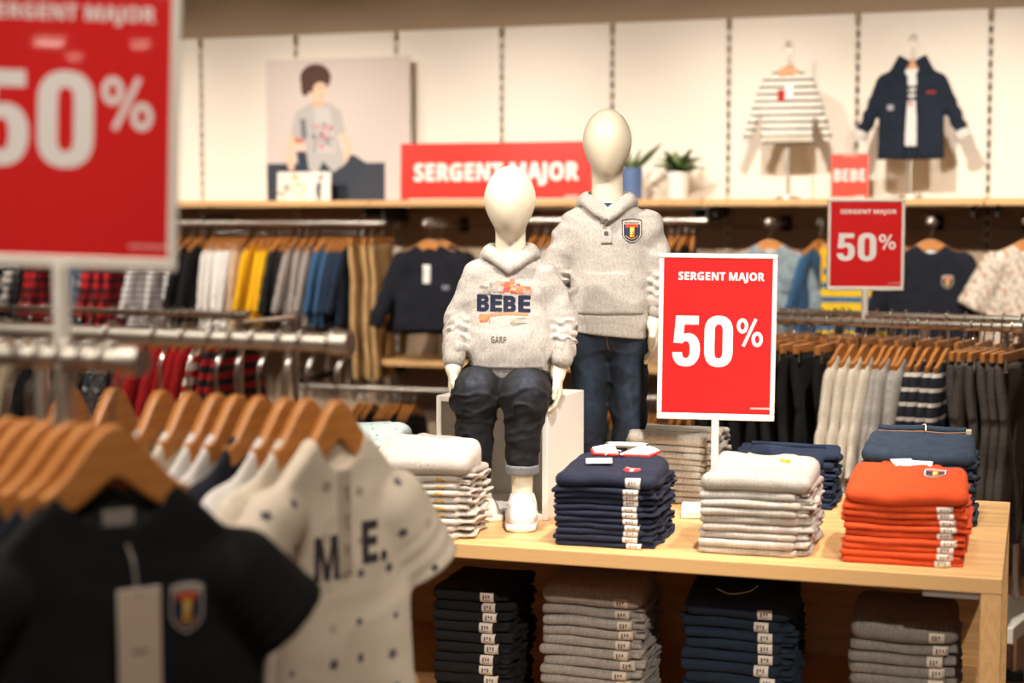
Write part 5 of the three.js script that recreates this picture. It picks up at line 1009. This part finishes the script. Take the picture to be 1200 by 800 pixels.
// standing mannequin; origin on the tabletop
{
  const t = thing('mannequin', 'faceless standing child mannequin in grey buttoned hoodie and blue jeans', 'mannequin', [-1.046, TOP, -4.03], 15 * D2R);
  const head = eggFn(-0.008, 0.905, 0.0, 0.064, 0.0915, 0.076), neck = cone(-0.007, 0.86, -0.016, -0.007, 0.72, -0.02, 0.0385, 0.042);
  const hR = handFn(0.112, 0.452, 0.03, 1, 0.6, 1.12), hL = handFn(-0.150, 0.452, 0.03, -1, 0.6, 1.12);
  const armR = cone(0.121, 0.505, 0.019, 0.112, 0.45, 0.03, 0.0225, 0.0195), armL = cone(-0.150, 0.51, 0.018, -0.150, 0.45, 0.03, 0.0225, 0.0195);
  const body = [skin((x, y, z) => smin(head(x, y, z), neck(x, y, z), 0.014), [-0.09, 0.69, -0.10], [0.08, 1.01, 0.10], 0.0038), skin((x, y, z) => smin(armR(x, y, z), hR(x, y, z), 0.008), [0.06, 0.31, -0.03], [0.18, 0.59, 0.10], 0.0028), skin((x, y, z) => smin(armL(x, y, z), hL(x, y, z), 0.008), [-0.20, 0.31, -0.03], [-0.09, 0.59, 0.10], 0.0035)];
  for (const s of [-1, 1]) body.push(skin(cone(s * 0.05, 0.1, -0.01, s * 0.05, 0.04, -0.01, 0.028, 0.024), [s * 0.05 - 0.04, 0.01, -0.05], [s * 0.05 + 0.04, 0.14, 0.04], 0.005));
  part('body', merge(body), M.mannequin, t, 'smooth cream mannequin body');
  const wx = curveAt([[0.42, 0.094], [0.46, 0.100], [0.5, 0.106], [0.6, 0.100], [0.68, 0.098], [0.73, 0.086], [0.76, 0.05]]), wz = curveAt([[0.42, 0.066], [0.47, 0.074], [0.55, 0.076], [0.66, 0.07], [0.73, 0.055], [0.76, 0.04]]);
  const rip = (q) => (u, g) => (0.0052 * Math.sin(u * 24 + 1.6 * Math.sin(g + q) + 5 * noise(u * 2.4, Math.cos(g) * 1.3 + q, Math.sin(g) * 1.3)) - 0.004 * noise(u * 7, Math.cos(g) * 2, Math.sin(g) * 2 + q)) * sstep(-0.1, 0.4, u), rip0 = (q) => (u, g) => 0.003 * Math.sin(u * 10 + 2 * Math.sin(g + q));
  const sl = [cone(-0.09, 0.695, -0.01, -0.136, 0.60, -0.005, 0.044, 0.038, rip0(1)), cone(-0.136, 0.60, -0.005, -0.148, 0.52, 0.015, 0.038, 0.031, rip(1)), cone(0.09, 0.695, -0.01, 0.124, 0.60, -0.008, 0.044, 0.038, rip0(2)), cone(0.124, 0.60, -0.008, 0.124, 0.51, 0.018, 0.037, 0.030, rip(2))];
  const torso = (x, y, z) => { const a = wx(y), b = wz(y), m = Math.pow(Math.pow(Math.abs(x / a), 2.7) + Math.pow(Math.abs((z + 0.01) / b), 2.5), 1 / 2.6); return Math.max((m - 1) * Math.min(a, b), 0.434 + 0.02 * (x / 0.1) * -0.5 - y, y - 0.765); };
  const hood = (x, y, z) => { const f = sstep(-0.03, 0.03, z), yy = y - lerp(0.766, 0.726 + Math.min(Math.abs(x + 0.007), 0.065) * 0.68, f), r = Math.hypot(x + 0.007, (z + 0.014) * 1.0) - 0.060 - yy * -0.5; return Math.hypot(r * 0.95, yy * 0.7) - 0.0160 - 0.002 * noise(x * 40, y * 40, z * 40); };
  const hoodie = (x, y, z) => {
    let d = smin(torso(x, y, z), Math.min(sl[0](x, y, z), sl[2](x, y, z)), 0.024);
    d = smin(d, Math.min(sl[1](x, y, z), sl[3](x, y, z)), 0.010);
    d += -0.003 * crease(x, y, z, 8, 5) * sstep(0.04, 0.10, Math.abs(x)) + 0.002 * noise(x * 20, y * 24, z * 16) + 0.004 * noise(x * 8 + 7, y * 7, z * 8);
    d = smin(d, hood(x, y, z), 0.005); d = smin(d, ellD(x, y - 0.725, z + 0.085, 0.08, 0.05, 0.035), 0.012);
    return smax(d, -cone(-0.007, 0.70, -0.018, -0.007, 0.85, -0.016, 0.045, 0.050)(x, y, z), 0.006);
  };
  const hg = part('hoodie', skin(hoodie, [-0.21, 0.40, -0.15], [0.19, 0.83, 0.12], 0.0045), hoodieGrey, t, 'heather grey hooded sweatshirt with placket');
  part('inner_tee', skin((x, y, z) => ellD(x + 0.007, y - 0.735, z - 0.006, 0.042, 0.024, 0.046), [-0.06, 0.69, -0.06], [0.05, 0.78, 0.07], 0.004), fabric([22, 58, 108]), hg, 'blue tee at the neck');
  part('sleeve_cuff', skin(cone(0.1245, 0.525, 0.014, 0.1195, 0.482, 0.024, 0.0285, 0.0275, (u, g) => 0.0008 * Math.sin(g * 26)), [0.08, 0.44, -0.03], [0.17, 0.57, 0.07], 0.003), ribGrey, hg, 'ribbed grey cuff');
  part('sleeve_cuff', skin(cone(-0.1485, 0.53, 0.012, -0.150, 0.485, 0.024, 0.0285, 0.0275), [-0.2, 0.44, -0.03], [-0.10, 0.57, 0.07], 0.004), ribGrey, hg, 'ribbed grey cuff');
  part('hem_band', skin((x, y, z) => { const a = 0.098, b = 0.071, m = Math.pow(Math.pow(Math.abs(x / a), 2.7) + Math.pow(Math.abs((z + 0.01) / b), 2.5), 1 / 2.6); return smax((m - 1) * b + 0.0006 * Math.sin(x * 500), Math.abs(y - 0.437 + x * 0.1) - 0.018, 0.006); }, [-0.12, 0.39, -0.1], [0.12, 0.48, 0.08], 0.0032), ribGrey, hg, 'ribbed grey hem');
  part('placket', onSurface(hoodie, () => [-0.024, 0.004], 0.655, 0.728, 0.2, 0.25, 0.0028, 'z', 6, 14, true), hoodieGrey, hg, 'button placket');
  for (const y of [0.712, 0.681]) { let h = 0.2; for (let k = 0; k < 400 && hoodie(-0.010, y, h) > 0.0004; k++) h -= 0.0006; part('button', new THREE.CylinderGeometry(0.0058, 0.0058, 0.003, 18).rotateX(Math.PI / 2).translate(-0.010, y, h + 0.0045), std({ color: rgb(96, 92, 90), roughness: 0.4 }), hg, 'dark grey button'); }
  part('chest_crest', onSurface(hoodie, () => [0.029, 0.081], 0.655, 0.718, 0.2, 0.25, 0.0014, 'z', 12, 12), crestGold, hg, 'shield crest in navy and gold');
  part('kangaroo_pocket', onSurface(hoodie, (v) => [lerp(-0.088, -0.062, sstep(0.2, 1, v)), lerp(0.084, 0.052, sstep(0.2, 1, v))], 0.478, 0.583, 0.2, 0.25, 0.0034, 'z', 20, 14, true), hoodieGrey, hg, 'front pocket');
  const wr = (q) => (u, g) => 0.0018 * Math.sin(u * 20 + 2 * Math.sin(g + q)) + 0.0024 * noise(u * 9, g * 3, q);
  const L = [cone(-0.050, 0.40, -0.012, -0.052, 0.07, -0.012, 0.052, 0.039, wr(1)), cone(0.048, 0.40, -0.012, 0.052, 0.07, -0.012, 0.052, 0.041, wr(2))];
  const jeans = (x, y, z) => { let d = smin(L[0](x, y, z), L[1](x, y, z), 0.01); d = smin(d, ellD(x, y - 0.425, z + 0.012, 0.096, 0.06, 0.064), 0.02); d = smax(d, 0.085 - y, 0.004); return d + 0.0018 * noise(x * 26, y * 22, z * 22) - 0.003 * crease(x, y, z, 10, 4) - 0.0025 * crease(x, y, z, 17, 9) * sstep(0.25, 0.1, y); };
  const jm = part('jeans', washed(skin(jeans, [-0.13, 0.06, -0.1], [0.13, 0.50, 0.08], 0.0046), [[-0.055, 0.27, 0.045, 0.035, 0.16, 0.05, 0.6], [0.052, 0.27, 0.045, 0.035, 0.17, 0.05, 0.7], [0.05, 0.4, 0.05, 0.03, 0.05, 0.04, 0.3]], [16, 30, 50], [54, 76, 102]), washedDenim, t, 'blue washed jeans');
  const onFront = (x, y) => { let h = 0.12; for (let k = 0; k < 300 && jeans(x, y, h) > 0.0003; k++) h -= 0.0006; return [x, y, h]; };
  part('fly_seam', tube([onFront(-0.008, 0.425), onFront(-0.007, 0.405), onFront(-0.003, 0.388), onFront(0.002, 0.378)], 0.0012, 14, 5), fabric([120, 84, 52]), jm, 'tan fly stitching');
  shoe(t, [-0.052, 0, -0.01], -0.05); shoe(t, [0.052, 0, -0.01], 0.08);
}

// ------------------------------------------------------------------ nearest rack: tees on wooden hangers
const RF = { pos: [-1.115, 0, -1.842], turn: -8 * D2R };
rack('near chrome rack with navy and cream tees on wooden hangers', { ...RF, r: 0.0145, mat: M.brushed, rails: [[0, 1.315, -0.8, 0.0], [-0.51, 1.302, -0.8, 0.0]], posts: [[-0.118, 0, 1.315], [-0.62, -0.51, 1.302], [-0.75, 0, 1.315], [-0.75, -0.51, 1.302]], bars: [[[-0.75, 1.28, 0], [-0.75, 1.28, -0.51]]], feet: [[-0.118, 0], [-0.62, -0.51], [-0.75, 0], [-0.75, -0.51]] });
{
  const navyO = { seed: 61, w: 0.41, len: 0.52, sh: 0.37, neck: 0.17, drop: 0.098, sleeve: 'short', slLen: 0.105, ang: 0.72, th: 0.02, pinch: 0.0012, fold: 0.006, y0: -0.168, cell: 0.0065, slR: 0.062, nd: 0.062 };
  const navyG = hungTop(navyO), navyG2 = hungTop({ ...navyO, seed: 62, cell: 0.01, th: 0.011, fold: 0.003, flat: 2.2, zc: 0.006 });
  const dark = fabric([10, 11, 15]), dark2 = fabric([14, 20, 38]);
  for (let i = 0; i < 6; i++) {
    const p = rackPt(RF, -0.035 - i * 0.036, 1.315, 0), turn = (50 + i * 1.6) * D2R;
    hanger('fore', i ? `wooden hanger with the ${ORD[i]} navy tee counted from the rail end cap` : 'wooden hanger with the tagged navy tee beside the rail end cap', p, turn, 'hangers with the navy tees');
    const t = thing('navy_tee', i ? `${ORD[i]} navy short sleeve tee counted from the rail end cap` : 'navy short sleeve tee with beige hang tag and crest on the near rack', 'tee', p, turn, 'navy tees on the near rack');
    part('cloth', i ? navyG2 : navyG, i ? dark2 : dark, t);
    if (i) continue;
    part('neck_label', bx(0.042, 0.045, 0.003, 0.004, -0.221, 0.0, 0.001), fabric([176, 168, 160]), t, 'pale neck label');
    part('tag_string', tube([[0.01, -0.241, 0.012], [0.013, -0.262, 0.03], [0.016, -0.30, 0.034]], 0.0022, 14, 6), fabric([170, 160, 150]), t, 'pale string');
    const tagT = canvasTex(160, 360, (c, W, H) => { c.fillStyle = '#d9c6b2'; c.fillRect(0, 0, W, H); c.fillStyle = 'rgba(70,54,44,0.8)'; for (let i = 0; i < 4; i++) c.fillRect(W * (0.32 + i * 0.095), H * 0.6, W * 0.065, H * 0.045); c.fillStyle = '#8d7a68'; c.beginPath(); c.arc(W / 2, H * 0.05, 7, 0, 7); c.fill(); });
    const ht = part('hang_tag', bx(0.058, 0.135, 0.002, 0.018, -0.366, 0.036, 0.0006), M.paper, t, 'beige hang tag');
    part('tag_print', new THREE.PlaneGeometry(0.057, 0.134).translate(0.018, -0.366, 0.0372), std({ map: tagT, roughness: 0.7 }), ht);
    part('chest_crest', onSurface(navyO.fn, () => [0.066, 0.114], -0.375, -0.298, 0.12, 0.2, 0.0012, 'z', 10, 10), crestGold, t, 'embroidered shield crest');
  }
  const teeO = { seed: 71, w: 0.295, len: 0.50, sh: 0.28, neck: 0.115, drop: 0.09, sleeve: 'short', slLen: 0.135, ang: 0.56, th: 0.02, pinch: 0.0012, fold: 0.006, y0: -0.148, cell: 0.0062, slR: 0.056, nd: 0.065 };
  const starTex = canvasTex(512, 512, (c, W, H) => {
    c.fillStyle = '#ddd0bd'; c.fillRect(0, 0, W, H); const r = rng(14);
    const star = (x, y, s, col) => { c.fillStyle = col; c.beginPath(); for (let i = 0; i < 10; i++) { const a = i * Math.PI / 5 + 0.3, q = i % 2 ? s * 0.55 : s; c.lineTo(x + Math.cos(a) * q, y + Math.sin(a) * q); } c.closePath(); c.fill(); };
    for (let j = 0; j < 5; j++) for (let i = 0; i < 5; i++) star((i + 0.3 + r() * 0.4) * W / 5, (j + 0.3 + r() * 0.4) * H / 5, 9 + r() * 11, ['#4a4650', '#6a626a', '#a8998c', '#c2b3a2', '#5c5660'][Math.floor(r() * 5)]);
  }, [0.34, 0.34]);
  const teeMat = printed(starTex), g1 = hungTop(teeO), g2 = hungTop({ ...teeO, seed: 72, cell: 0.01, th: 0.013, fold: 0.004, flat: 2.2, zc: 0.006 });
  // [distance along the rail, cloth, word]
  const row = [[-0.012, teeMat, 'cream star print'], [-0.068, CLOTH.cream, 'plain cream'], [-0.108, CLOTH.white, 'plain white'], [-0.160, fabric([22, 26, 40]), 'dark navy'], [-0.205, CLOTH.white, 'second white'], [-0.245, CLOTH.white, 'third white'], [-0.30, CLOTH.cream, 'second cream'], [-0.36, CLOTH.greyWarm, 'pale grey'], [-0.46, CLOTH.white, 'fourth white'], [-0.56, CLOTH.cream, 'third cream']];
  row.forEach(([x, mat, word], i) => {
    const p = rackPt(RF, x, 1.302, -0.51), turn = (64 + i * 2) * D2R;
    hanger('foreB', `wooden hanger with the ${word} tee on the near rack`, p, turn, 'hangers with the pale tees');
    const t = thing('pale_tee', `${word} short sleeve tee on the near rack`, 'tee', p, turn, 'pale tees on the near rack');
    part('cloth', i ? g2 : g1, mat, t);
    if (i) return;
    part('placket', onSurface(teeO.fn, () => [-0.014, 0.012], -0.37, -0.20, 0.12, 0.2, 0.0028, 'z', 5, 14), fabric([214, 198, 178]), t, 'plain cream placket');
    const txt = decal(canvasTex(400, 220, (c, W, H) => { c.clearRect(0, 0, W, H); fitText(c, 'M', W * 0.02, H * 0.2, W * 0.30, H * 0.75, '#3a3238', 0.03); fitText(c, 'E.', W * 0.64, H * 0.04, W * 0.32, H * 0.75, '#3a3238', 0.03); }));
    part('chest_letters', onSurface(teeO.fn, () => [-0.066, 0.092], -0.375, -0.285, 0.12, 0.2, 0.0014, 'z', 14, 10), txt, t, 'dark block letters');
    for (const y of [-0.225, -0.27, -0.32]) part('button', new THREE.SphereGeometry(0.005, 12, 8).scale(1, 1, 0.5).translate(-0.001, y, 0.028), fabric([190, 176, 156]), t, 'pale button');
  });
}

// ------------------------------------------------------------------ shadows on for everything, then hand over
scene.traverse((o) => { if (o.isMesh) { o.castShadow = true; o.receiveShadow = true; } });
for (const o of scene.children) { const l = o.userData.label; if (l) { const n = l.split(/\s+/).length; if (n > 16 || n < 4) console.log('label length', n, l); } }
renderer.render(scene, camera);
